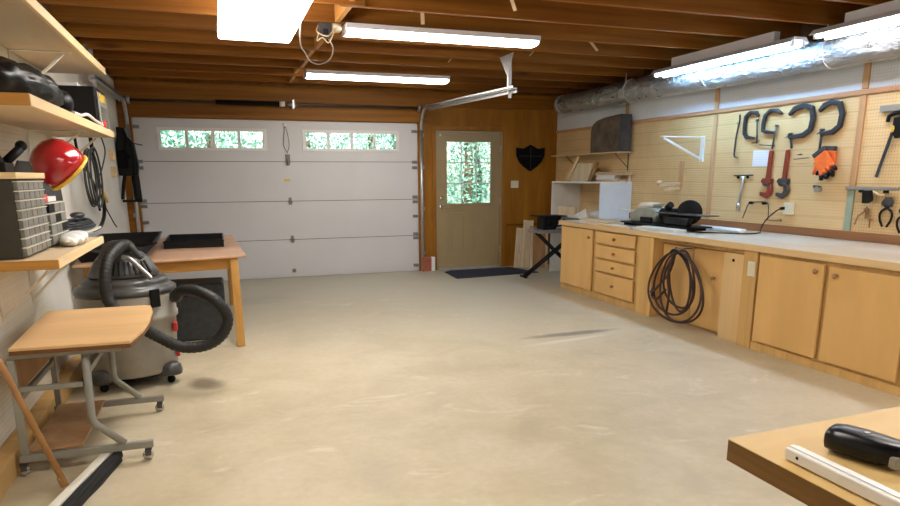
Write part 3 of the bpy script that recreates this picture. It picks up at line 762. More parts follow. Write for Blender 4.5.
for y0, y1, z0, z1, mt in ((7.56, 8.12, 1.3185, 1.345, 'lumber'), (7.70, 8.14, 1.346, 1.372, 'white'), (7.68, 8.12, 1.373, 1.40, 'white'), (7.42, 8.15, 1.401, 1.44, 'lumber')):
    block('plank', mt, LB[k], 'plank', 4.93, 5.03, y0, y1, z0, z1, .002); k += 1
block('timber_strip', 'lumber_z', 'short upright timber at the near end of the plank stack on the cubby', 'timber', 5.04, 5.075, 7.52, 7.56, 1.3185, 1.44)

# bench grinder / sander
t = thing('bench_machine', 'grey-green bench sander with black disc and motor on the worktop', 'machine', (4.55, 6.2, .853))
b = MB(); b.box(4.34, 4.66, 5.45, 6.60, .8775, .895); b.build('base_plate', 'black', t, bev=.006)
for y in (5.52, 6.50): MB().box(4.36, 4.64, y, y + .05, .8515, .877).build('foot', 'black', t)
b = MB(); b.prism([(6.52, .896), (6.10, .896), (6.04, .98), (6.08, 1.04), (6.20, 1.065), (6.40, 1.05), (6.55, .97)], 'x', 4.42, 4.60); b.build('motor_housing', 'tape', t, bev=.02, seg=3)
b = MB(); b.prism([(6.44, 1.058), (6.16, 1.068), (6.12, 1.10), (6.36, 1.105)], 'x', 4.44, 4.58); b.build('cover', 'offwhite', t, bev=.008)
MB().box(4.42, 4.50, 6.50, 6.78, 1.00, 1.014).build('side_shelf', 'offwhite', t, bev=.003)
MB().box(4.39, 4.418, 6.10, 6.30, .90, .955).build('switch_box', 'black', t, bev=.008)
MB().cyl((4.50, 6.04, 1.00), (4.50, 5.80, 1.00), .062, 24).build('motor', 'black', t, bev=.01)
MB().cyl((4.46, 5.92, 1.06), (4.46, 5.86, 1.10), .035, 16).build('adjuster', 'black', t)
b = MB(); b.lathe([(0, 0), (.118, 0), (.124, .006), (.124, .02), (.118, .026), (.04, .03), (0, .03)], (4.52, 5.64, 1.03), (-.62, -.78, 0), 40); b.build('sanding_disc', 'black', t)
b = MB(); b.prism([(5.86, .896), (5.50, .896), (5.46, .985), (5.90, .985)], 'x', 4.38, 4.44); b.build('disc_guard', 'blackgloss', t, bev=.015)
b = MB(); b.box(4.34, 4.50, 5.18, 5.95, 1.012, 1.022); b.build('work_rest', 'darkgrey', t, bev=.003)
block('white_board', 'offwhite', 'off-white board lying on the worktop in front of the bench sander', 'board', 4.18, 4.33, 5.42, 6.05, .8515, .876)
block('wood_offcut', 'lumber', 'thin wood strip lying on the worktop at the far front edge', 'wood block', 4.07, 4.11, 6.05, 6.9, .8515, .868)
for i, (a, bb, r, lb) in enumerate((((4.74, 5.74, .869), (4.70, 5.10, .869), .016, 'white tube nearest the front of the worktop beside the sander'), ((4.79, 5.80, .869), (4.755, 5.14, .869), .016, 'second white tube lying behind the front one on the worktop'), ((4.85, 5.84, .869), (4.82, 5.18, .869), .016, 'white tube lying nearest the wall beside the sander'))):
    tag(MB().tube([a, bb], r, 14).build('white_tube', 'white'), lb, 'tube', None)
block('white_papers', 'white', 'flat white sheet of paper on the worktop behind the tubes', 'paper', 4.88, 5.02, 5.70, 6.10, .8515, .857, .001)

# power cord to the outlet
t = thing('power_cord', 'black power cord trailing over the worktop to the wall outlet', 'cord', (4.8, 5.4, .853))
b = MB(); b.tube(bez([(4.36, 5.42, .862), (4.40, 5.30, .857), (4.50, 5.24, .857), (4.60, 5.12, .857), (4.70, 5.02, .857), (4.86, 5.04, .86), (4.97, 5.14, .89), (5.00, 5.12, .97), (5.02, 5.04, 1.05), (5.03, 4.985, 1.085)]), .006, 8); b.build('cable', 'black', t)
MB().cyl((5.03, 4.99, 1.085), (5.05, 4.955, 1.09), .014, 12).build('plug', 'black', t)
t = thing('wall_outlet', 'cream surface-mounted outlet box on the tan pegboard above the worktop', 'outlet', (5.07, 4.93, 1.08))
MB().box(5.052, XR - .0125, 4.872, 4.975, 1.03, 1.145).build('outlet_box', 'cream', t, bev=.006)
for z in (1.06, 1.11): MB().box(5.049, 5.0515, 4.908, 4.94, z - .012, z + .012).build('socket', 'offwhite', t, bev=.002)

# ------------------------------------------------------------------ tools on the tan pegboard
WB = XR - .0125     # board surface
XT = WB - .022
def peg(parent, y, z, L=.05):
    b = MB(); b.tube([(WB - .0005, y, z), (WB - L, y, z), (WB - L - .004, y, z + .018)], .004, 6); return b.build('peg_hook', 'darkgrey', parent)
def stroke(path, w):
    P = [Vector(p) for p in path]; L = []; Rr = []
    for i, p in enumerate(P):
        t = (P[min(i + 1, len(P) - 1)] - P[max(i - 1, 0)]).normalized(); nn = Vector((-t.y, t.x))
        k = w / 2 * (1.0 if 0 < i < len(P) - 1 else .6)
        L.append(p + nn * k); Rr.append(p - nn * k)
    return [tuple(q) for q in L + Rr[::-1]]
def c_clamp(label, path, screw, bar, r=.016, mt='iron', group='C-clamps on the pegboard'):
    t = thing('c_clamp', label, 'clamp', (XT, path[0][0], path[0][1]), group)
    MB().prism(stroke(path, r * 2.3), 'x', XT - .016, XT + .014).build('frame', mt, t, bev=.005)
    (y0, z0), (y1, z1) = screw
    b = MB(); b.cyl((XT, y0, z0), (XT, y1, z1), r * .55, 10); b.cyl((XT, y0, z0), (XT, y0 + (y1 - y0) * .08, z0 + (z1 - z0) * .08), r * 1.1, 12); b.build('screw', 'darkgrey', t)
    (y0, z0), (y1, z1) = bar
    b = MB(); b.cyl((XT, y0, z0), (XT, y1, z1), .005, 8); b.build('tommy_bar', 'darkgrey', t)
    return t
c_clamp('small closed C-clamp hanging second from the left at the top of the pegboard', [(5.41, 1.955), (5.44, 1.99), (5.52, 2.0), (5.575, 1.965), (5.582, 1.88), (5.578, 1.80), (5.54, 1.765), (5.44, 1.75)], ((5.425, 1.93), (5.40, 1.70)), ((5.46, 1.705), (5.37, 1.72)), .015)
c_clamp('small C-clamp with long handle hanging third from the left on the pegboard', [(5.12, 1.955), (5.19, 1.99), (5.26, 1.995), (5.32, 1.955), (5.338, 1.88), (5.335, 1.815), (5.29, 1.80), (5.19, 1.79)], ((5.17, 1.86), (5.20, 1.64)), ((5.36, 1.685), (5.17, 1.665)), .015)
c_clamp('large black C-clamp hanging left of the other large one above the gloves', [(5.03, 1.935), (4.97, 1.985), (4.87, 2.005), (4.78, 1.975), (4.758, 1.88), (4.775, 1.79), (4.85, 1.745), (5.01, 1.735)], ((5.00, 1.77), (4.965, 1.635)), ((5.05, 1.735), (5.0, 1.76)), .020)
c_clamp('large black C-clamp hanging at the right above the orange gloves', [(4.70, 1.94), (4.65, 1.985), (4.58, 2.005), (4.50, 1.985), (4.462, 1.90), (4.475, 1.80), (4.54, 1.755), (4.66, 1.745)], ((4.65, 1.79), (4.655, 1.59)), ((4.70, 1.745), (4.65, 1.775)), .020)
t = thing('pry_bar', 'long thin black pry bar hanging leftmost on the pegboard', 'pry bar', (XT, 5.68, 1.56))
b = MB(); b.tube(bez([(XT, 5.665, 1.99), (XT, 5.66, 1.93), (XT, 5.685, 1.80), (XT, 5.695, 1.66), (XT, 5.69, 1.585), (XT, 5.64, 1.565)]), [.014] + [.011] * 38 + [.006] * 2, 8, flat=.6); b.build('bar', 'iron', t); peg(t, 5.68, 1.9, .03)
def pipe_wrench(y, label):
    t = thing('pipe_wrench', label, 'wrench', (XT, y, 1.2), 'red pipe wrenches')
    b = MB(); b.prism([(y - .018, 1.625), (y + .022, 1.625), (y + .035, 1.38), (y + .075, 1.30), (y - .02, 1.285), (y - .012, 1.38)], 'x', XT - .013, XT + .013); b.build('handle', 'redtool', t, bev=.008)
    b = MB(); b.prism([(y + .09, 1.335), (y + .07, 1.365), (y - .045, 1.36), (y - .045, 1.32), (y + .05, 1.30)], 'x', XT - .018, XT + .018); b.build('collar', 'redtool' if y > 5.1 else 'darkgrey', t, bev=.006)
    b = MB(); b.prism([(y - .03, 1.32), (y - .06, 1.26), (y - .04, 1.205), (y + .02, 1.175), (y + .09, 1.20), (y + .09, 1.235), (y + .02, 1.225), (y + .0, 1.25), (y + .01, 1.32)], 'x', XT - .014, XT + .014); b.build('hook_jaw', 'redtool' if y > 5.1 else 'darkgrey', t, bev=.005)
    b = MB(); b.cyl((XT, y - .03, 1.31), (XT, y + .045, 1.31), .022, 14); b.build('adjusting_nut', 'darkgrey', t)
    return t
pipe_wrench(5.20, 'red pipe wrench hanging right beside the paper note'); pipe_wrench(5.0, 'red pipe wrench with dark jaw, the right one of the two')
o = MB().box(WB - .004, WB - .0008, 5.245, 5.455, 1.478, 1.632).build('paper_note', 'paper', bev=.0005); tag(o, 'white printed paper note pinned to the pegboard', 'paper')
t = thing('t_handle_tool', 'steel T-handle tool hanging at the lower left of the pegboard', 'tool', (XT, 5.55, 1.05))
MB().cyl((XT, 5.67, 1.39), (XT, 5.41, 1.395), .007, 10).build('cross_bar', 'darkgrey', t)
MB().cyl((XT, 5.535, 1.385), (XT, 5.57, 1.10), .011, 12).build('shaft', 'steel', t)
MB().cyl((XT, 5.568, 1.11), (XT, 5.575, 1.04), .020, 14).build('socket', 'chrome', t)
for y in (5.61, 5.48): MB().ball((XT, y, 1.375), .016, sub=2).build('grip', 'black', t)
t = thing('bow_wire', 'bent wire frame hanging low on the pegboard left of the outlet', 'wire frame', (XT, 5.3, 1.0))
MB().tube(bez([(XT, 5.50, .965), (XT, 5.47, 1.03), (XT, 5.43, 1.115), (XT, 5.33, 1.135), (XT, 5.20, 1.135), (XT, 5.17, 1.09), (XT, 5.16, .97)]), .0045, 8).build('frame', 'darkgrey', t)
for y in (5.40, 5.225): MB().cyl((WB - .001, y, 1.125), (WB - .045, y, 1.125), .013, 10).build('rubber_knob', 'black', t)
t = thing('small_hook', 'short brown hook lying against the pegboard below the outlet', 'hook', (XT, 5.1, .96)); MB().tube([(XT, 5.20, .965), (XT, 5.06, .968), (XT, 5.0, .975)], [.004, .008, .012], 8).build('shank', 'crate', t)
t = thing('peg_rack', 'small wire peg rack on the board above the second pipe wrench', 'hook', (XT, 4.85, 1.5))
b = MB(); b.tube([(WB - .0005, 4.86, 1.58), (WB - .05, 4.86, 1.575), (WB - .05, 4.82, 1.575)], .006, 8); b.tube([(XT, 4.93, 1.535), (XT, 4.76, 1.545)], .004, 6); b.build('wires', 'darkgrey', t)
# gloves
def glove(label, yo, zo, xo, flip, mt_tip='black'):
    t = thing('work_glove', label, 'glove', (xo, yo, zo), 'orange work gloves')
    rot = flip
    def R(p): c, s = math.cos(rot), math.sin(rot); q = (p[0] * 1.3, p[1] * 1.15); return (yo + q[0] * c - q[1] * s, zo + q[0] * s + q[1] * c)
    palm = [R(p) for p in ((-.05, .0), (-.06, -.10), (-.055, -.13), (.055, -.13), (.06, -.08), (.05, 0))]
    MB().prism(palm, 'x', xo - .016, xo + .012).build('palm', 'orange', t, bev=.01, seg=3)
    MB().prism([R(p) for p in ((-.048, .001), (-.05, .035), (.05, .035), (.048, .001))], 'x', xo - .018, xo + .014).build('cuff', 'slategrey', t, bev=.006)
    for i, (px, L, an) in enumerate(((-.045, .062, -.28), (-.015, .075, -.08), (.017, .073, .10), (.045, .058, .30))):
        a = (px, -.125); m1 = (px + math.sin(an) * L * .5, -.125 - math.cos(an) * L * .5); e = (px + math.sin(an) * L, -.125 - math.cos(an) * L)
        A, B_, D_ = R(a), R(m1), R(e)
        MB().tube([(xo, *A), (xo - .004, *B_)], [.020, .019], 10).build('finger', 'orange', t)
        MB().tube([(xo - .004, *B_), (xo - .012, *D_), (xo - .014, D_[0], D_[1] - .006)], [.0195, .017, .008], 10).build('fingertip', mt_tip, t)
    A, B_ = R((.055, -.05)), R((.10, -.105))
    MB().tube([(xo, *A), (xo - .01, *B_)], [.016, .011], 10).build('thumb', 'orange', t)
    return t
glove('orange and black work glove on the left, hanging below the large clamp', 4.60, 1.57, XT - .045, -.60)
glove('orange and black work glove on the right, hanging below the large clamp', 4.545, 1.60, XT - .004, .05)
t = thing('brass_fitting', 'small brass and steel fitting hanging below the orange gloves', 'fitting', (XT, 4.63, 1.27))
MB().cyl((WB - .001, 4.62, 1.27), (WB - .05, 4.62, 1.27), .026, 14).build('body', 'steel', t, bev=.004)
MB().cyl((XT, 4.67, 1.295), (XT, 4.60, 1.285), .012, 10).build('stem', 'darkgrey', t)
# right end tools
t = thing('spirit_level', 'grey flat bar hanging at the top right of the pegboard beside the batten', 'bar', (XT, 3.9, 1.9))
MB().box(XT - .012, XT + .02, 3.62, 4.115, 1.88, 1.93).build('bar', 'greysteel', t, bev=.004)
t = thing('bar_clamp', 'black bar clamp with yellow trigger hanging slantwise at the right', 'clamp', (XT, 3.98, 1.4))
MB().beam((XT, 3.96, 1.83), (XT, 4.075, 1.375), .008, .026, (0, 1, 0)).build('bar', 'iron', t, bev=.002)
b = MB(); b.tube(bez([(XT, 4.04, 1.80), (XT, 4.03, 1.845), (XT, 3.97, 1.865), (XT, 3.90, 1.86), (XT, 3.84, 1.83)]), .016, 10); b.prism([(3.98, 1.83), (3.86, 1.84), (3.88, 1.70), (3.95, 1.67), (3.985, 1.72)], 'x', XT - .018, XT + .018); b.build('head', 'black', t, bev=.006)
MB().ball((XT - .004, 3.975, 1.745), .028, .7, .8, 1.5, 2).build('trigger', 'yellow', t)
MB().ball((XT, 4.045, 1.815), .014, 1, 1.2, 1, 2).build('pad', 'yellow', t)
t = thing('tool_rail', 'grey metal holding rail across the batten low on the pegboard', 'rail', (XT, 4.1, 1.28))
MB().box(WB - .04, WB - .022, 3.86, 4.33, 1.272, 1.298).build('rail', 'greysteel', t, bev=.003)
for y in (4.20, 3.98): MB().box(WB - .020, WB - .0008, y - .02, y + .02, 1.25, 1.288).build('clip', 'black', t, bev=.003)
t = thing('spring_clamp', 'small black spring clamp hanging under the grey rail', 'clamp', (XT, 4.12, 1.17))
b = MB(); b.prism([(4.15, 1.27), (4.07, 1.27), (4.05, 1.19), (4.09, 1.165), (4.14, 1.165)], 'x', XT - .045, XT - .019); b.build('body', 'black', t, bev=.006)
MB().tube([(XT - .03, 4.06, 1.265), (XT - .03, 4.01, 1.24), (XT - .03, 3.96, 1.235)], .007, 8).build('handle', 'lumber', t)
def pliers(y, z, h, label, mt='black'):
    t = thing('pliers', label, 'pliers', (XT, y, z), 'pliers on the pegboard')
    b = MB(); b.prism([(y - .03, z + h), (y + .02, z + h), (y + .05, z + h * .82), (y + .045, z + h * .70), (y - .045, z + h * .68), (y - .05, z + h * .85)], 'x', XT - .008, XT + .008); b.build('jaws', 'darkgrey', t, bev=.004)
    for s in (-1, 1):
        b = MB(); b.tube(bez([(XT + s * .004, y - s * .02, z + h * .72), (XT, y + s * .045, z + h * .5), (XT, y + s * .048, z + h * .25), (XT, y + s * .018, z)]), .009, 8); b.build('handle', mt, t)
    return t
pliers(3.945, .985, .235, 'black-handled pliers hanging left of the near-edge pair'); pliers(3.79, .945, .22, 'black-handled pliers hanging at the right edge of the pegboard')
t = thing('puller', 'small three-legged puller hanging below the spring clamp', 'tool', (XT, 4.12, .99))
b = MB(); b.ball((XT, 4.12, 1.11), .022, sub=2); b.tube([(XT, 4.12, 1.11), (XT, 4.19, 1.06), (XT, 4.215, .985)], .007, 6); b.tube([(XT, 4.12, 1.11), (XT, 4.08, 1.05), (XT, 4.075, .97)], .007, 6); b.cyl((XT, 4.12, 1.14), (XT, 4.12, 1.04), .008, 8); b.ball((XT, 4.075, 1.04), .016, sub=2); b.build('body', 'crate', t)
# white folding bracket
t = thing('shelf_bracket', 'white triangular shelf bracket sticking out of the pegboard without a shelf', 'bracket', (5.07, 6.2, 1.55))
MB().box(4.53, 5.06, 6.18, 6.22, 1.795, 1.807).build('arm', 'white', t, bev=.002)
MB().box(5.062, WB - .0008, 6.175, 6.225, 1.54, 1.812).build('wall_plate', 'white', t, bev=.002)
MB().beam((4.56, 6.20, 1.786), (5.058, 6.20, 1.57), .022, .022).build('brace', 'white', t, bev=.002)
t = thing('wooden_rack', 'small wooden arm rack sticking out of the pegboard below the white bracket', 'rack', (5.07, 6.5, 1.25))
MB().box(5.055, WB - .0008, 6.50, 6.55, 1.27, 1.56).build('back_board', 'trimw', t, bev=.003)
b = MB(); b.box(4.76, 5.054, 6.50, 6.545, 1.275, 1.315); b.build('arm', 'lumber', t, bev=.006)
MB().box(4.84, 5.054, 6.50, 6.545, 1.225, 1.26).build('lower_arm', 'lumber', t, bev=.006)
b = MB(); b.ball((4.78, 6.52, 1.315), .03, 1.3, 1, .8, 2); b.build('knob', 'lumber', t)

# ------------------------------------------------------------------ folding stand with tool, boards in the corner
t = thing('folding_stand', 'black-legged folding stand with pale frame beside the far cabinet', 'stand', (4.45, 8.45, 0))
for s in (8.33, 8.41):
    MB().tube([(3.99, s, .02), (4.78, s, .60)], .017, 10).build('leg', 'black', t)
    MB().tube([(4.86, s + .038, .02), (4.19, s + .038, .62)], .017, 10).build('leg', 'black', t)
b = MB(); b.beam((4.14, 8.28, .64), (4.80, 8.28, .64), .03, .04); b.beam((4.14, 8.58, .64), (4.80, 8.58, .64), .03, .04); b.beam((4.155, 8.295, .64), (4.155, 8.565, .64), .03, .03); b.beam((4.785, 8.295, .64), (4.785, 8.565, .64), .03, .03)
b.build('top_frame', 'steel', t, bev=.004)
MB().cyl((3.99, 8.30, .02), (3.99, 8.48, .02), .018, 10).build('foot_bar', 'black', t)
t = thing('table_saw', 'compact black tool with flat table sitting on the folding stand', 'power tool', (4.38, 8.5, .66))
MB().box(4.17, 4.60, 8.30, 8.60, .842, .856).build('table_plate', 'black', t, bev=.003)
b = MB(); b.prism([(4.26, .661), (4.45, .661), (4.50, .76), (4.54, .841), (4.26, .841)], 'y', 8.34, 8.56); b.build('body', 'black', t, bev=.012)
MB().cyl((4.36, 8.338, .74), (4.36, 8.31, .74), .05, 20).build('hand_wheel', 'blackgloss', t, bev=.004)
MB().tube(bez([(4.46, 8.40, .70), (4.55, 8.38, .72), (4.60, 8.38, .80)]), .014, 8).build('handle', 'black', t)
for i, (x0, x1, yb, h, dx, lb, mt) in enumerate(((4.30, 4.42, 9.40, .60, .10, 'pale board leftmost of those leaning under the plywood wall', 'lumber_z'), (4.40, 4.56, 9.33, .72, .09, 'second pale board leaning left of the framed panel', 'lumber_z'), (4.50, 4.80, 9.26, .62, .07, 'tan framed panel leaning behind the folding stand', 'lumber_z'))):
    t = thing('leaning_board', lb, 'board', ((x0 + x1) / 2, yb, 0))
    p0, p1 = Vector(((x0 + x1) / 2, yb, .004)), Vector(((x0 + x1) / 2 + dx, yb + .14, h))
    b = MB(); b.beam(p0, p1, .02, x1 - x0, (1, 0, 0)); b.build('panel', mt if i < 2 else 'crate', t, bev=.003)
    b = MB(); off = Vector((0, -.017, 0))
    sidev = Vector((1, 0, 0)) * ((x1 - x0) / 2 - .02)
    b.beam(p0 - sidev + off, p1 - sidev + off, .012, .04, (1, 0, 0)); b.beam(p0 + sidev + off, p1 + sidev + off, .012, .04, (1, 0, 0))
    b.build('edge_strip', 'lumber_z', t, bev=.002)
block('white_board', 'white', 'white board standing on the floor at the wall in the far right corner', 'panel', 5.05, 5.09, 8.9, 9.5, .001, .80)

# ------------------------------------------------------------------ left side: shelves
def wshelf(label, y0, y1, z, th, brs, zb):
    t = thing('wall_shelf', label, 'shelf', (-.9, (y0 + y1) / 2, z), 'left wall shelves')
    ym = 4.59
    if y0 < ym < y1 - .3 and z > 2:
        MB().box(XL + .014, -.722, y0, ym - .002, z, z + th).build('shelf_board', 'shelf', t); MB().box(XL + .014, -.722, ym + .002, y1, z, z + th).build('shelf_board', 'shelf', t)
    else: MB().box(XL + .014, -.722, y0, y1, z, z + th).build('shelf_board', 'shelf', t)
    MB().box(-.7215, -.70, y0, y1, z - .002, z + th + .002).build('front_lip', 'shelf_edge', t, bev=.003)
    MB().box(XL + .014, -.7005, y0 - .018, y0 - .0005, z - .002, z + th + .002).build('end_cap', 'table_apron', t, bev=.002)
    for y in brs:
        b = MB(); b.beam((XL + .02, y, zb), (-.80, y, z - .012), .028, .012, (1, 0, 0)); b.beam((XL + .016, y, zb - .03), (XL + .016, y, z - .002), .03, .006, (1, 0, 0)); b.box(XL + .02, -.76, y - .015, y + .015, z - .006, z - .001)
        b.build('bracket', 'pale_strip', t, bev=.001)
    return t
wshelf('topmost shelf on the left wall, wide board seen from below', 2.9, 5.70, 2.135, .045, (4.75, 3.2), 1.86)
wshelf('middle shelf on the left wall holding the black bag and case', 3.31, 5.80, 1.695, .045, (4.95, 5.6), 1.44)
wshelf('lowest shelf on the left wall holding the drawer organisers', 3.42, 4.72, .998, .038, (3.9, 4.5), .70)

# items on the middle shelf
ZS = 1.743
t = thing('black_bag', 'shiny black bundled bag at the near end of the middle shelf', 'bag', (-.88, 3.75, ZS))
b = MB(); b.ball((-.89, 3.95, ZS + .085), .20, .82, 3.0, .52, 4)
for v in b.bm.verts:
    p = v.co; k = math.sin(p.y * 31 + p.x * 17) * math.sin(p.z * 41 + p.y * 9); v.co += Vector((p.x + .89, (p.y - 3.95) * .3, (p.z - ZS - .085))).normalized() * (.020 * k + .008 * math.sin(p.y * 63) * math.cos(p.x * 55)); v.co.z = max(v.co.z, ZS + .001)
b.build('bag_body', 'bagfilm', t)
b = MB(); b.ball((-.80, 4.48, ZS + .075), .065, 1, 1.3, 1.1, 3); b.build('gathered_neck', 'bagfilm', t)
t = thing('black_case', 'black box-shaped case on the middle shelf with vented end and orange label', 'case', (-.9, 5.5, ZS))
MB().box(-1.06, -.724, 5.27, 5.70, ZS + .001, ZS + .262).build('case_body', 'black', t, bev=.012)
MB().box(-.7235, -.712, 5.30, 5.68, ZS + .012, ZS + .235).build('grey_side_panel', 'greysteel', t, bev=.004)
MB().box(-.7115, -.709, 5.33, 5.56, ZS + .175, ZS + .225).build('orange_label', 'yellow', t)
b = MB()
for k in range(8): b.box(-.7115, -.709, 5.34, 5.62, ZS + .02 + k * .016, ZS + .026 + k * .016)
b.build('vent_grille', 'slategrey', t)
t = thing('white_cable', 'white cable draped along the front edge of the middle shelf', 'cable', (-.71, 4.6, ZS)); MB().tube(bez([(-.712, 4.30, ZS + .010), (-.708, 4.50, ZS + .010), (-.71, 4.75, ZS + .035), (-.71, 5.0, ZS + .022), (-.706, 5.30, ZS + .010)]), .009, 8).build('cable', 'white', t)
MB().box(-.716, -.702, 5.24, 5.30, ZS + .001, ZS + .03).build('cable_plug', 'offwhite', t, bev=.003)
t = thing('red_clip', 'small red knob-like clip on the far end of the middle shelf', 'clip', (-.71, 5.5, ZS)); MB().ball((-.712, 5.42, ZS + .028), .03, .5, 1.3, .9, 3).build('clip_body', 'redsmall', t)
block('small_white_box', 'white', 'flat white box lying on top of the black case', 'box', -1.0, -.84, 5.35, 5.6, ZS + .264, ZS + .29)

# items on the lowest shelf
ZL = 1.038
def organiser(label, y, x0, x1, z1, rows, cols, dep):
    t = thing('drawer_organiser', label, 'organiser', ((x0 + x1) / 2, y, ZL), 'small-parts organisers')
    return t
# organiser A: dark sided cabinet, drawers face the room (+x)... its face seen obliquely
t = thing('drawer_organiser', 'tall dark-sided organiser with rows of clear drawers, nearer one on the lowest shelf', 'organiser', (-.93, 3.75, ZL), 'small-parts organisers')
MB().box(-1.07, -.86, 3.50, 4.00, ZL + .001, 1.395).build('case', 'darkcase', t, bev=.004)
for r in range(8):
    z = ZL + .012 + r * .0425
    for c in range(5):
        y = 3.512 + c * .0965
        o = MB().box(-.8598, -.842, y, y + .089, z, z + .033).build('drawer', 'clear', t, bev=.002)
    MB().box(-.8598, -.838, 3.505, 3.995, z + .0345, z + .0385).build('divider_strip', 'pale_strip', t)
block('wood_plank', 'shelf_edge', 'short tan plank lying on top of the nearer organiser', 'plank', -1.07, -.835, 3.48, 4.02, 1.397, 1.425)
t = thing('drawer_organiser', 'shorter organiser with clear drawers behind the dark-sided one', 'organiser', (-.93, 4.2, ZL), 'small-parts organisers')
MB().box(-1.07, -.86, 4.04, 4.46, ZL + .001, 1.27).build('case', 'darkgrey', t, bev=.004)
for r in range(4):
    z = ZL + .012 + r * .056
    for c in range(3):
        y = 4.05 + c * .135; MB().box(-.8598, -.842, y, y + .128, z, z + .045).build('drawer', 'clear' if (r, c) not in ((3, 0), (2, 1), (1, 2)) else 'black', t, bev=.002)
    MB().box(-.8598, -.838, 4.045, 4.455, z + .047, z + .051).build('divider_strip', 'pale_strip', t)
block('red_carton', 'redsmall', 'small red carton on top of the shorter organiser', 'carton', -.93, -.865, 4.08, 4.16, 1.272, 1.315)
block('white_carton', 'white', 'small white carton beside the red one on the organiser', 'carton', -.93, -.865, 4.17, 4.36, 1.272, 1.30)
o = MB().ball((-.772, 4.22, ZL + .03), .05, 1.2, 4.6, .65, 4)
for v in o.bm.verts:
    v.co += Vector((0, 0, .010 * math.sin(v.co.y * 55 + v.co.x * 40))); v.co.z = max(v.co.z, ZL + .001)
tag(o.build('white_rag', 'white'), 'crumpled white rag lying along the front of the lowest shelf', 'rag')
t = thing('black_drill', 'black power tool on top of the plank over the nearer organiser', 'power tool', (-1.0, 3.9, 1.426))
MB().box(-1.05, -.96, 3.84, 4.0, 1.4265, 1.475).build('battery', 'black', t, bev=.008)
MB().beam((-1.0, 3.92, 1.47), (-1.035, 3.80, 1.60), .035, .04).build('handle', 'black', t, bev=.01)
MB().cyl((-.99, 3.96, 1.475), (-.93, 4.02, 1.545), .022, 14).build('head', 'black', t)
MB().ball((-.925, 4.03, 1.56), .028, sub=2).build('chuck', 'black', t)
# red dome with yellow rim, hanging from middle shelf
t = thing('red_bucket', 'glossy red dome-shaped bucket with yellow rim hanging under the middle shelf', 'bucket', (-.83, 4.45, 1.45))
ax = Vector((.55, .30, -.62)).normalized(); cc = Vector((-.862, 4.44, 1.495))
MB().lathe([(0, -.115), (.045, -.11), (.09, -.088), (.12, -.05), (.134, 0), (.136, .045), (.130, .085)], cc, ax, 36).build('shell', 'red', t)
MB().lathe([(.112, .084), (.134, .084), (.138, .088), (.138, .100), (.134, .104), (.112, .104)], cc, ax, 36).build('rim', 'yellow', t)
MB().lathe([(0, .086), (.10, .086), (.111, .102), (0, .094)], cc, ax, 30).build('inside', 'slategrey', t)
o = MB().prism([(4.50, 1.12), (4.50, 1.45), (4.60, 1.50), (5.6, 1.50), (5.7, 1.15)], 'x', XL + .002, XL + .02).build('dark_panel', 'slategrey', bev=.003)
tag(o, 'dark grey sheet standing against the left wall behind the hanging cords', 'panel')

# hanging cords on the left wall
def cord(label, pts, r, mt, extra=None):
    t = thing('power_cord', label, 'cord', pts[0], 'cords hanging on the left wall')
    MB().tube(bez(pts, 8), r, 8).build('cable', mt, t)
    return t
cx = -1.04
cord('thick black cord looping down below the middle shelf on the left wall', [(cx, 6.95, 1.80), (cx, 6.98, 1.60), (cx, 7.05, 1.42), (cx + .02, 7.12, 1.20), (cx + .02, 7.08, 1.06), (cx + .02, 6.8, .97), (cx + .02, 6.4, .96)], .017, 'black')
cord('black cord hanging straight from the middle shelf beside the red bucket', [(cx, 6.20, 1.80), (cx, 6.25, 1.62), (cx + .01, 6.55, 1.45), (cx, 6.9, 1.30), (cx, 7.0, 1.10)], .011, 'black')
cord('thin grey cord in a slack loop near the yellow tape on the left wall', [(cx, 7.6, 1.80), (cx, 7.75, 1.66), (cx, 7.4, 1.48), (cx, 7.1, 1.36), (cx, 7.3, 1.15), (cx, 7.75, .95), (cx, 7.95, .885)], .007, 'slategrey')
t = thing('extension_cord', 'dark coiled extension cord with yellow tape hanging on the left wall', 'cord', (cx + .03, 6.5, 1.4), 'cords hanging on the left wall')
b = MB()
for k in range(5):
    b.tube([(cx + .075 + .012 * k * (-1) ** k * .5, 6.25 + .26 * math.cos(a * PI / 16) + .03 * k, 1.40 + (.20 + .012 * k) * math.sin(a * PI / 16)) for a in range(32)], .008, 7, closed=True)
b.build('coils', 'slategrey', t)
b = MB()
for dz in (0, .03): b.tube([(cx + .085, 6.62 + dz, 1.30 - dz), (cx + .09, 6.80 + dz, 1.23 - dz), (cx + .075, 6.98, 1.21 - dz)], .012, 8)
b.build('yellow_tape', 'yellow', t)
t = thing('extension_cord', 'grey-blue cord coiled flat at the far end below the hanging cords', 'cord', (-.92, 5.5, .99), 'cords on the left')
b = MB()
for k in range(4): b.tube([(-.95 + (.10 - .008 * k) * math.cos(a * PI / 14), 5.30 + (.42 - .04 * k) * math.sin(a * PI / 14), 1.06 + .014 * k) for a in range(28)], .009, 7, closed=True)
b.build('coils', 'iron', t)
MB().box(XL + .001, -.84, 4.98, 5.62, 1.03, 1.047).build('bracket_ledge', 'pale_strip', t)
MB().ball((-.93, 5.28, 1.145), .04, 1.2, 1.5, .6, 2).build('plug', 'darkgrey', t)

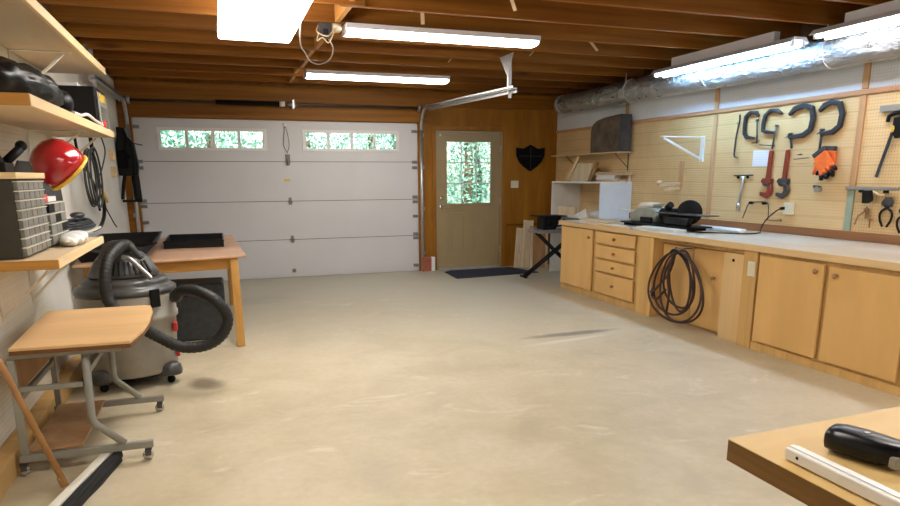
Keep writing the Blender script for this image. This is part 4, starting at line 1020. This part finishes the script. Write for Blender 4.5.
# black hanging equipment beside track
t = thing('hanging_trimmer', 'black strapped power tool hanging on the left wall beside the garage door track', 'power tool', (-1.0, 8.7, 1.1))
b = MB(); b.prism([(-1.07, 1.99), (-.985, 1.98), (-.96, 1.88), (-.89, 1.80), (-.865, 1.55), (-.88, 1.42), (-1.09, 1.42), (-1.09, 1.78), (-1.07, 1.90)], 'y', 9.02, 9.14); b.build('body', 'black', t, bev=.018, seg=3)
b = MB(); b.tube(bez([(-1.03, 9.08, 1.44), (-1.06, 9.08, 1.30), (-1.085, 9.08, 1.14)]), .02, 8); b.beam((-1.085, 9.08, 1.12), (-.87, 9.08, 1.12), .06, .03); b.tube(bez([(-.92, 9.08, 1.44), (-.915, 9.08, 1.30), (-.91, 9.08, 1.13)]), .045, 10); b.build('lower_frame', 'black', t)
b = MB(); b.beam((-.90, 9.06, 1.80), (-.80, 9.06, 1.78), .02, .012); b.build('side_knob', 'black', t)
b = MB(); b.tube(bez([(-.93, 9.0, 1.80), (-.91, 8.97, 1.60), (-.92, 8.97, 1.40), (-.93, 8.99, 1.20)]), .008, 7); b.build('strap', 'blackcloth', t)
MB().box(-1.09, -.97, 9.0, 9.10, 1.50, 1.72).build('side_pouch', 'blackcloth', t, bev=.02)
MB().tube(bez([(-1.0, 8.99, 1.95), (-.96, 8.97, 1.85), (-.99, 8.97, 1.72), (-.94, 8.97, 1.62)]), .012, 8).build('looped_strap', 'blackcloth', t)
for z, lb in ((1.60, 'upper pale wooden block on the left wall beside the black tool'), (1.42, 'lower pale wooden block on the left wall beside the black tool')):
    block('wood_bracket', 'shelf_edge', lb, 'bracket', XL + .001, XL + .045, 8.45, 8.65, z - .01, z + .10)

# ------------------------------------------------------------------ work table
t = thing('work_table', 'long wooden work table with tan top by the left wall near the garage door', 'table', (-.43, 6.8, 0))
A = [(-1.06, 5.55), (.195, 5.81), (.13, 7.92), (-1.07, 7.82)]
MB().prism(A, 'z', .742, .762).build('tabletop', 'table', t, bev=.004)
def leg(x, y, xb=None, yb=None): MB().beam((xb or x, yb or y, .001), (x, y, .741), .065, .075, (0, 1, 0)).build('leg', 'table_leg', t, bev=.003)
leg(.095, 5.845, .10, 5.735); leg(.08, 7.74); leg(-.97, 5.69); leg(-.98, 7.66)
MB().beam((-.93, 5.67, .693), (.055, 5.845, .693), .022, .09).build('apron', 'table_apron', t, bev=.002)
MB().beam((-.94, 7.67, .693), (.04, 7.71, .693), .022, .09).build('apron', 'table_apron', t, bev=.002)
MB().beam((.095, 5.925, .693), (.075, 7.66, .693), .022, .09).build('apron', 'table_apron', t, bev=.002)
# trays
t = thing('black_tray', 'flared black plastic tray with high sides on the left of the work table', 'tray', (-.8, 6.4, .764))
bo = [(-1.02, 5.70), (-.61, 5.86), (-.62, 6.9), (-1.02, 6.85)]; ri = [(-1.06, 5.62), (-.50, 6.02), (-.545, 7.25), (-1.08, 7.15)]
b = MB(); zb, zt = .764, .868
vs = [(*p, zb) for p in bo] + [(*p, zt) for p in ri] + [(p[0] + dx, p[1] + dy, zt) for p, (dx, dy) in zip(ri, ((.02, .02), (-.02, .02), (-.02, -.02), (.02, -.02)))] + [(p[0] + dx, p[1] + dy, zb + .01) for p, (dx, dy) in zip(bo, ((.01, .01), (-.01, .01), (-.01, -.01), (.01, -.01)))]
fs = [(3, 2, 1, 0)] + [(i, (i + 1) % 4, 4 + (i + 1) % 4, 4 + i) for i in range(4)] + [(4 + i, 4 + (i + 1) % 4, 8 + (i + 1) % 4, 8 + i) for i in range(4)] + [(8 + i, 8 + (i + 1) % 4, 12 + (i + 1) % 4, 12 + i) for i in range(4)] + [(12, 13, 14, 15)]
b._add(vs, fs); b.build('tray_shell', 'black', t)
b = MB(); b.tube([(*p, zt) for p in ri], .007, 6, closed=True); b.build('rim', 'blackgloss', t)
t = thing('black_tray', 'long rectangular black tray behind the flared one on the work table', 'tray', (-.2, 7.0, .764))
b = MB(); x0, x1, y0, y1 = -.49, .03, 6.56, 7.38
b.box(x0, x1, y0, y1, .764, .774)
for a in ((x0, x1, y0, y0 + .01), (x0, x1, y1 - .01, y1), (x0, x0 + .01, y0 + .01, y1 - .01), (x1 - .01, x1, y0 + .01, y1 - .01)): b.box(*a, .7745, .822)
b.build('tray_shell', 'black', t); b = MB(); b.tube([(x0, y0, .823), (x1, y0, .823), (x1, y1, .823), (x0, y1, .823)], .007, 6, closed=True); b.build('rim', 'blackgloss', t)
t = thing('floor_case', 'dark grey storage case on the floor under the work table', 'case', (-.5, 6.3, 0))
MB().box(-.80, .0, 6.05, 6.45, .001, .50).build('case_body', 'iron', t, bev=.02); MB().box(-.5, -.3, 6.03, 6.049, .40, .44).build('handle', 'black', t, bev=.005)

# ------------------------------------------------------------------ shop vacuum
V = Vector((-.64, 4.98, 0))
t = thing('shop_vacuum', 'large grey shop vacuum with black lid and hose beside the work table', 'vacuum', tuple(V))
prof = [(0, .085), (.27, .085), (.285, .10), (.295, .30), (.305, .455), (.318, .462), (.318, .49), (.31, .50), (.315, .62), (.312, .635), (0, .635)]
MB().lathe(prof, V, seg=48).build('tank', 'vac', t)
MB().lathe([(0, .636), (.315, .636), (.322, .645), (.322, .668), (.30, .685), (.27, .70), (.275, .712), (.262, .73), (.24, .745), (0, .745)], V, seg=48).build('lid', 'vaclid', t)
MB().lathe([(0, .7455), (.215, .7455), (.225, .76), (.205, .80), (.17, .86), (.13, .90), (.07, .925), (0, .93)], V, seg=36).build('motor_cover', 'vaclid', t)
b = MB()
for k in range(9):
    a = -1.9 + k * .16; b.beam(V + Vector((.222 * math.cos(a), .222 * math.sin(a), .775)), V + Vector((.175 * math.cos(a), .175 * math.sin(a), .855)), .012, .014)
b.build('vent_ribs', 'black', t)
b = MB(); b.tube(bez([V + Vector((-.12, -.10, .87)), V + Vector((-.06, -.12, .965)), V + Vector((.05, -.12, .97)), V + Vector((.13, -.10, .87))]), .02, 10); b.build('carry_handle', 'vaclid', t)
b = MB(); b.tube(bez([V + Vector((.02, -.17, .89)), V + Vector((.07, -.19, .875)), V + Vector((.14, -.20, .80)), V + Vector((.19, -.22, .745))]), [.016] * 25, 8, flat=.6); b.build('silver_trim', 'steel', t)
for a in (-.9, 2.4):
    d = Vector((math.cos(a), math.sin(a), 0)); b = MB(); b.beam(V + d * .325 + Vector((0, 0, .56)), V + d * .325 + Vector((0, 0, .68)), .012, .07, d.cross(Vector((0, 0, 1)))); b.build('latch', 'black', t, bev=.004)
b = MB(); d = Vector((math.cos(-.35), math.sin(-.35), 0)); b.box(V.x + .285, V.x + .312, V.y - .14, V.y - .075, .36, .42); b.build('red_badge', 'redsmall', t, bev=.004)
MB().box(V.x + .285, V.x + .31, V.y - .09, V.y - .05, .17, .21).build('drain_cap', 'redsmall', t, bev=.004)
for a in (-.55, .9, 2.3, -2.2):
    d = Vector((math.cos(a), math.sin(a), 0)); P = V + d * .285
    b = MB(); b.lathe([(0, .068), (.075, .068), (.08, .09), (.07, .13), (.04, .15), (0, .155)], (P.x, P.y, 0), seg=20); f = b.build('caster_foot', 'vaclid', t)
    b = MB(); b.lathe([(0, -.014), (.024, -.014), (.027, -.008), (.027, .008), (.024, .014), (0, .014)], (P.x, P.y, .0275), (d.y, -d.x, 0), 18); b.cyl((P.x, P.y, .03), (P.x, P.y, .07), .008, 8); b.build('caster_wheel', 'black', f)
MB().lathe([(0, .0), (.245, .0), (.25, .02), (0, .02)], (V.x, V.y, .064), seg=30).build('underside', 'black', t)
b = MB(); path = bez([(-.325, 4.86, .60), (-.27, 4.76, .655), (-.18, 4.66, .665), (-.06, 4.60, .60), (.005, 4.60, .48), (-.04, 4.60, .365), (-.15, 4.60, .30), (-.30, 4.60, .305), (-.42, 4.59, .38), (-.52, 4.56, .46), (-.62, 4.55, .54), (-.695, 4.56, .66), (-.70, 4.58, .79), (-.68, 4.64, .89), (-.635, 4.74, .955), (-.60, 4.86, .965), (-.585, 4.97, .935)], 14)
rs = [.0375 + .0022 * math.sin(i * 2.1) for i in range(len(path))]
b.tube(path, rs, 14); b.build('hose', 'rubber', t)
MB().cyl((-.365, 4.92, .60), (-.31, 4.845, .605), .045, 18).build('hose_cuff', 'vaclid', t)

# ------------------------------------------------------------------ rolling computer desk
t = thing('rolling_desk', 'small rolling desk with light wood top and grey tube frame at the left', 'desk', (-.7, 3.8, 0))
zt = .628
D4 = [(-.955, 3.42), (-.445, 3.40), (-.410, 3.62), (-.398, 3.85), (-.405, 4.15), (-.43, 4.34), (-.47, 4.37), (-.99, 4.37)]
MB().prism(D4, 'z', zt - .002, zt + .012).build('desktop', 'desk', t, bev=.003)
MB().prism([(p[0], p[1] + (.002 if i < 2 else 0)) for i, p in enumerate(D4)], 'z', zt - .022, zt - .0025).build('desktop_underside', 'desk_edge', t, bev=.002)
for y in (3.47, 4.22):
    b = MB(); z0 = .085
    b.beam((-.99, y, z0), (-.40, y, z0), .03, .035); b.build('foot_rail', 'greysteel', t, bev=.003)
    b = MB(); b.beam((-.965, y, z0 + .018), (-.965, y, zt - .05), .03, .03, (0, 1, 0)); b.build('rear_post', 'greysteel', t, bev=.003)
    b = MB(); b.tube([(-.655, y, zt - .05), (-.662, y, .26), (-.658, y, .235), (-.645, y, .215), (-.53, y, z0 + .018)], .019, 8); b.build('front_post', 'greysteel', t)
    b = MB(); b.beam((-.97, y, zt - .036), (-.50, y, zt - .036), .03, .026); b.beam((-.945, y, .43), (-.68, y, .43), .025, .025); b.build('side_rail', 'greysteel', t, bev=.003)
    for x in (-.97, -.42):
        b = MB(); b.lathe([(0, -.013), (.024, -.013), (.026, -.006), (.026, .006), (.024, .013), (0, .013)], (x - .01, y, .0265), (0, 1, 0), 18); c = b.build('caster_wheel', 'chrome', t)
        b = MB(); b.box(x - .022, x + .006, y - .017, y - .014, .026, .062); b.box(x - .022, x + .006, y + .014, y + .017, .026, .062); b.box(x - .022, x + .010, y - .017, y + .017, .0565, .0665); b.build('caster_fork', 'darkgrey', c)
MB().beam((-.66, 3.49, .48), (-.66, 4.20, .48), .02, .03).build('cross_rail', 'greysteel', t, bev=.002)
MB().beam((-.965, 3.49, .37), (-.965, 4.20, .37), .02, .03).build('cross_rail', 'greysteel', t, bev=.002)
MB().box(-.96, -.72, 3.49, 4.20, .104, .116).build('lower_shelf', 'crate', t, bev=.002)
MB().box(-.985, -.972, 3.49, 4.20, .39, .57).build('back_board', 'crate', t, bev=.002)

# ------------------------------------------------------------------ push broom
t = thing('push_broom', 'push broom with wooden handle leaning on the left wall and wide head on floor', 'broom', (-.7, 3.2, 0))
h0, h1 = Vector((-.800, 2.72, 0)), Vector((-.615, 3.50, 0)); dn = (h1 - h0).normalized(); sd = Vector((dn.y, -dn.x, 0))
MB().beam(h0 + Vector((0, 0, .054)), h1 + Vector((0, 0, .054)), .045, .020).build('head_block', 'pale_strip', t, bev=.006)
b = MB(); b.beam(h0 + sd * .046 + Vector((0, 0, .030)), h1 + sd * .046 + Vector((0, 0, .030)), .040, .056); bmesh.ops.subdivide_edges(b.bm, edges=b.bm.edges[:], cuts=5, use_grid_fill=True)
for v in b.bm.verts:
    v.co += sd * random.uniform(-.004, .004); v.co.z = max(.001, v.co.z + (random.uniform(-.004, .004) if v.co.z > .02 else 0))
b.build('bristles', 'bristle', t)
MB().tube([(-.735, 3.12, .078), (-1.070, 3.34, .93)], .014, 12).build('handle', 'handle', t)
MB().cyl((-.735, 3.12, .0645), (-.752, 3.131, .11), .017, 12).build('socket', 'handle', t)

# ------------------------------------------------------------------ near bench at lower right
t = thing('workbench', 'thick wooden bench corner in the near right foreground', 'workbench', (1.9, .2, 0))
BX0, BY1, BZ = .895, .968, .90
BP = [(.903, .964), (2.95, 1.055), (2.95, -.6), (.885, -.6)]
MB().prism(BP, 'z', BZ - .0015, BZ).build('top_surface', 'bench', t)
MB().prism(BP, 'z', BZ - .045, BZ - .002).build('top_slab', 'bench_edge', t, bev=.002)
for x, y in ((1.35, .30), (2.80, .80), (1.35, -.45), (2.85, -.45)): MB().box(x - .045, x + .045, y - .045, y + .045, .001, BZ - .0455).build('leg', 'bench_edge', t, bev=.003)
t = thing('metal_rule', 'white aluminium bar lying across the corner of the near bench', 'bar', (.93, .7, BZ + .001))
a, c = Vector((.943, .852, BZ + .013)), Vector((.938, .38, BZ + .013))
MB().beam(a, c, .030, .022).build('bar', 'silverbar', t, bev=.003)
MB().beam(a + Vector((.0, .0, .0118)), c + Vector((.0, .0, .0118)), .012, .003).build('ridge', 'silverbar', t, bev=.001)
MB().cyl((a.x - .0155, a.y - .028, BZ + .014), (a.x - .0145, a.y - .028, BZ + .014), .0032, 10).build('end_hole', 'black', t)
t = thing('cordless_tool', 'glossy black handheld tool lying on the near bench beside the aluminium bar', 'power tool', (1.08, .8, BZ + .001))
sec = [(-.5, 0), (-.42, .42), (-.1, .5), (.25, .46), (.5, .2), (.5, -.2), (.25, -.48), (-.25, -.5), (-.47, -.25)]
P0 = Vector((1.046, .866, 0)); dd = Vector((.045, -.115, 0)).normalized(); ss = Vector((-dd.y, dd.x, 0))
b = MB(); rings = []
for (u, w, h, o2) in [(q[0] * .70, q[1] * .90, q[2] * .92, q[3]) for q in ((0, .052, .030, 0), (.006, .070, .044, 0), (.03, .080, .050, 0), (.08, .084, .050, -.001), (.12, .082, .047, -.003), (.16, .070, .044, -.004), (.185, .055, .038, -.002), (.19, .045, .028, -.002))]:
    ring = []
    for k in range(20):
        a2 = 2 * PI * k / 20; cxx = math.copysign(abs(math.cos(a2)) ** .6, math.cos(a2)); czz = math.copysign(abs(math.sin(a2)) ** .6, math.sin(a2))
        ring.append(b.bm.verts.new(P0 + dd * u + ss * (o2 + cxx * w / 2) + Vector((0, 0, BZ + .001 + .025 + czz * h / 2))))
    rings.append(ring)
for A_, B_ in zip(rings, rings[1:]):
    for k in range(20): b.bm.faces.new((A_[k], A_[(k + 1) % 20], B_[(k + 1) % 20], B_[k])).smooth = True
b.bm.faces.new(rings[0][::-1]); b.bm.faces.new(rings[-1]); b.build('body', 'blackgloss', t)
b = MB(); q = P0 + dd * .118 - ss * .027; b.box(q.x - .012, q.x + .012, q.y - .010, q.y + .006, BZ + .008, BZ + .030); b.build('release_button', 'greysteel', t, bev=.004)
b = MB(); q = P0 + dd * .062 + Vector((0, 0, BZ + .0475)); b.lathe([(0, 0), (.005, 0), (.005, .002), (0, .0022)], q, seg=16); b.build('badge', 'steel', t)
b = MB(); q = P0 + dd * .12; b.tube([q + Vector((0, 0, BZ + .022)) + ss * .02, q + dd * .02 + ss * .07 + Vector((0, 0, BZ + .022)), q + dd * .02 + ss * .14 + Vector((0, 0, BZ + .02))], .014, 12); b.build('handle', 'black', t)

# ------------------------------------------------------------------ outdoors
tag(MB().box(-12, 16, YB + .17, 34, -.14, -.06).build('lawn', 'soil', loc=(0, 14, -.1)), 'green grassy ground outside the garage', 'ground')['kind'] = 'structure'
def tree(x, y, h, r, label):
    t = thing('tree', label, 'tree', (x, y, -.06), 'trees outside the garage')
    MB().tube([(x, y, -.05), (x + .1, y, h * .3), (x, y + .1, h * .6)], [.16, .12, .07], 10).build('trunk', 'bark', t)
    b = MB(); rnd = random.Random(int(x * 10 + y))
    for i in range(5200):
        a = rnd.uniform(0, 2 * PI); zz = rnd.uniform(.2, h); rr = r * math.sqrt(rnd.random()) * (1.0 if zz < h * .6 else (h - zz) / (h * .4) * .9 + .1)
        c = Vector((x + rr * math.cos(a), y + rr * math.sin(a), zz)); u = Vector((rnd.uniform(-1, 1), rnd.uniform(-1, 1), rnd.uniform(-1, 1))).normalized(); w = u.orthogonal().normalized(); s = rnd.uniform(.035, .075)
        vs = [b.bm.verts.new(c + u * s), b.bm.verts.new(c + w * s * .5), b.bm.verts.new(c - u * s), b.bm.verts.new(c - w * s * .5)]
        b.bm.faces.new(vs)
    me_o = b.build('foliage', 'leaf', t); return t
for i, (x, y) in enumerate(((-6.6, 17.2), (-4.0, 17.2), (-1.4, 17.2), (1.2, 17.2), (3.8, 17.2), (6.4, 17.2), (9.0, 17.2), (-5.3, 19.8), (-2.7, 19.8), (-.1, 19.8), (2.5, 19.8), (5.1, 19.8), (7.7, 19.8), (10.3, 19.8))):
    tree(x, y, 4.6 + (i % 3) * .6, 1.22, 'leafy green tree outside, seen through the garage and entry door windows')

# ------------------------------------------------------------------ world, sun, camera
w = bpy.data.worlds.new('world'); S.world = w; w.use_nodes = True
nt = w.node_tree; bg = nt.nodes['Background']; sky = nt.nodes.new('ShaderNodeTexSky')
sky.sky_type = 'NISHITA'; sky.sun_elevation = math.radians(50); sky.sun_rotation = math.radians(200); sky.sun_disc = False
nt.links.new(sky.outputs[0], bg.inputs[0]); bg.inputs[1].default_value = .26
sd_ = bpy.data.lights.new('sun', 'SUN'); sd_.energy = 5.5; sd_.angle = .01; sd_.color = (1, .96, .88)
so = bpy.data.objects.new('sun', sd_); C.objects.link(so); so.rotation_euler = (math.radians(38), 0, math.radians(-25))

cam = bpy.data.cameras.new('camera'); co = bpy.data.objects.new('camera', cam); C.objects.link(co)
yaw, pit, roll = .332, -.2264, -.0047
cy_, sy_, cp, sp = math.cos(yaw), math.sin(yaw), math.cos(pit), math.sin(pit)
fw = Vector((sy_ * cp, cy_ * cp, sp)); rt = Vector((cy_, -sy_, 0)); up = rt.cross(fw)
r2 = rt * math.cos(roll) + up * math.sin(roll); u2 = -rt * math.sin(roll) + up * math.cos(roll)
mx = Matrix((r2, u2, -fw)).transposed().to_4x4(); mx.translation = Vector((0, 0, 1.40)); co.matrix_world = mx
cam.sensor_width = 36; cam.sensor_fit = 'HORIZONTAL'; cam.lens = 662 / 900 * 36
cam.shift_x = 0; cam.shift_y = (328.5 - 253) / 900; cam.clip_start = .02
S.camera = co
S.view_settings.view_transform = 'Standard'; S.view_settings.look = 'None'
S.view_settings.exposure = 1.0; S.view_settings.gamma = 1.0; S.view_settings.use_curve_mapping = False
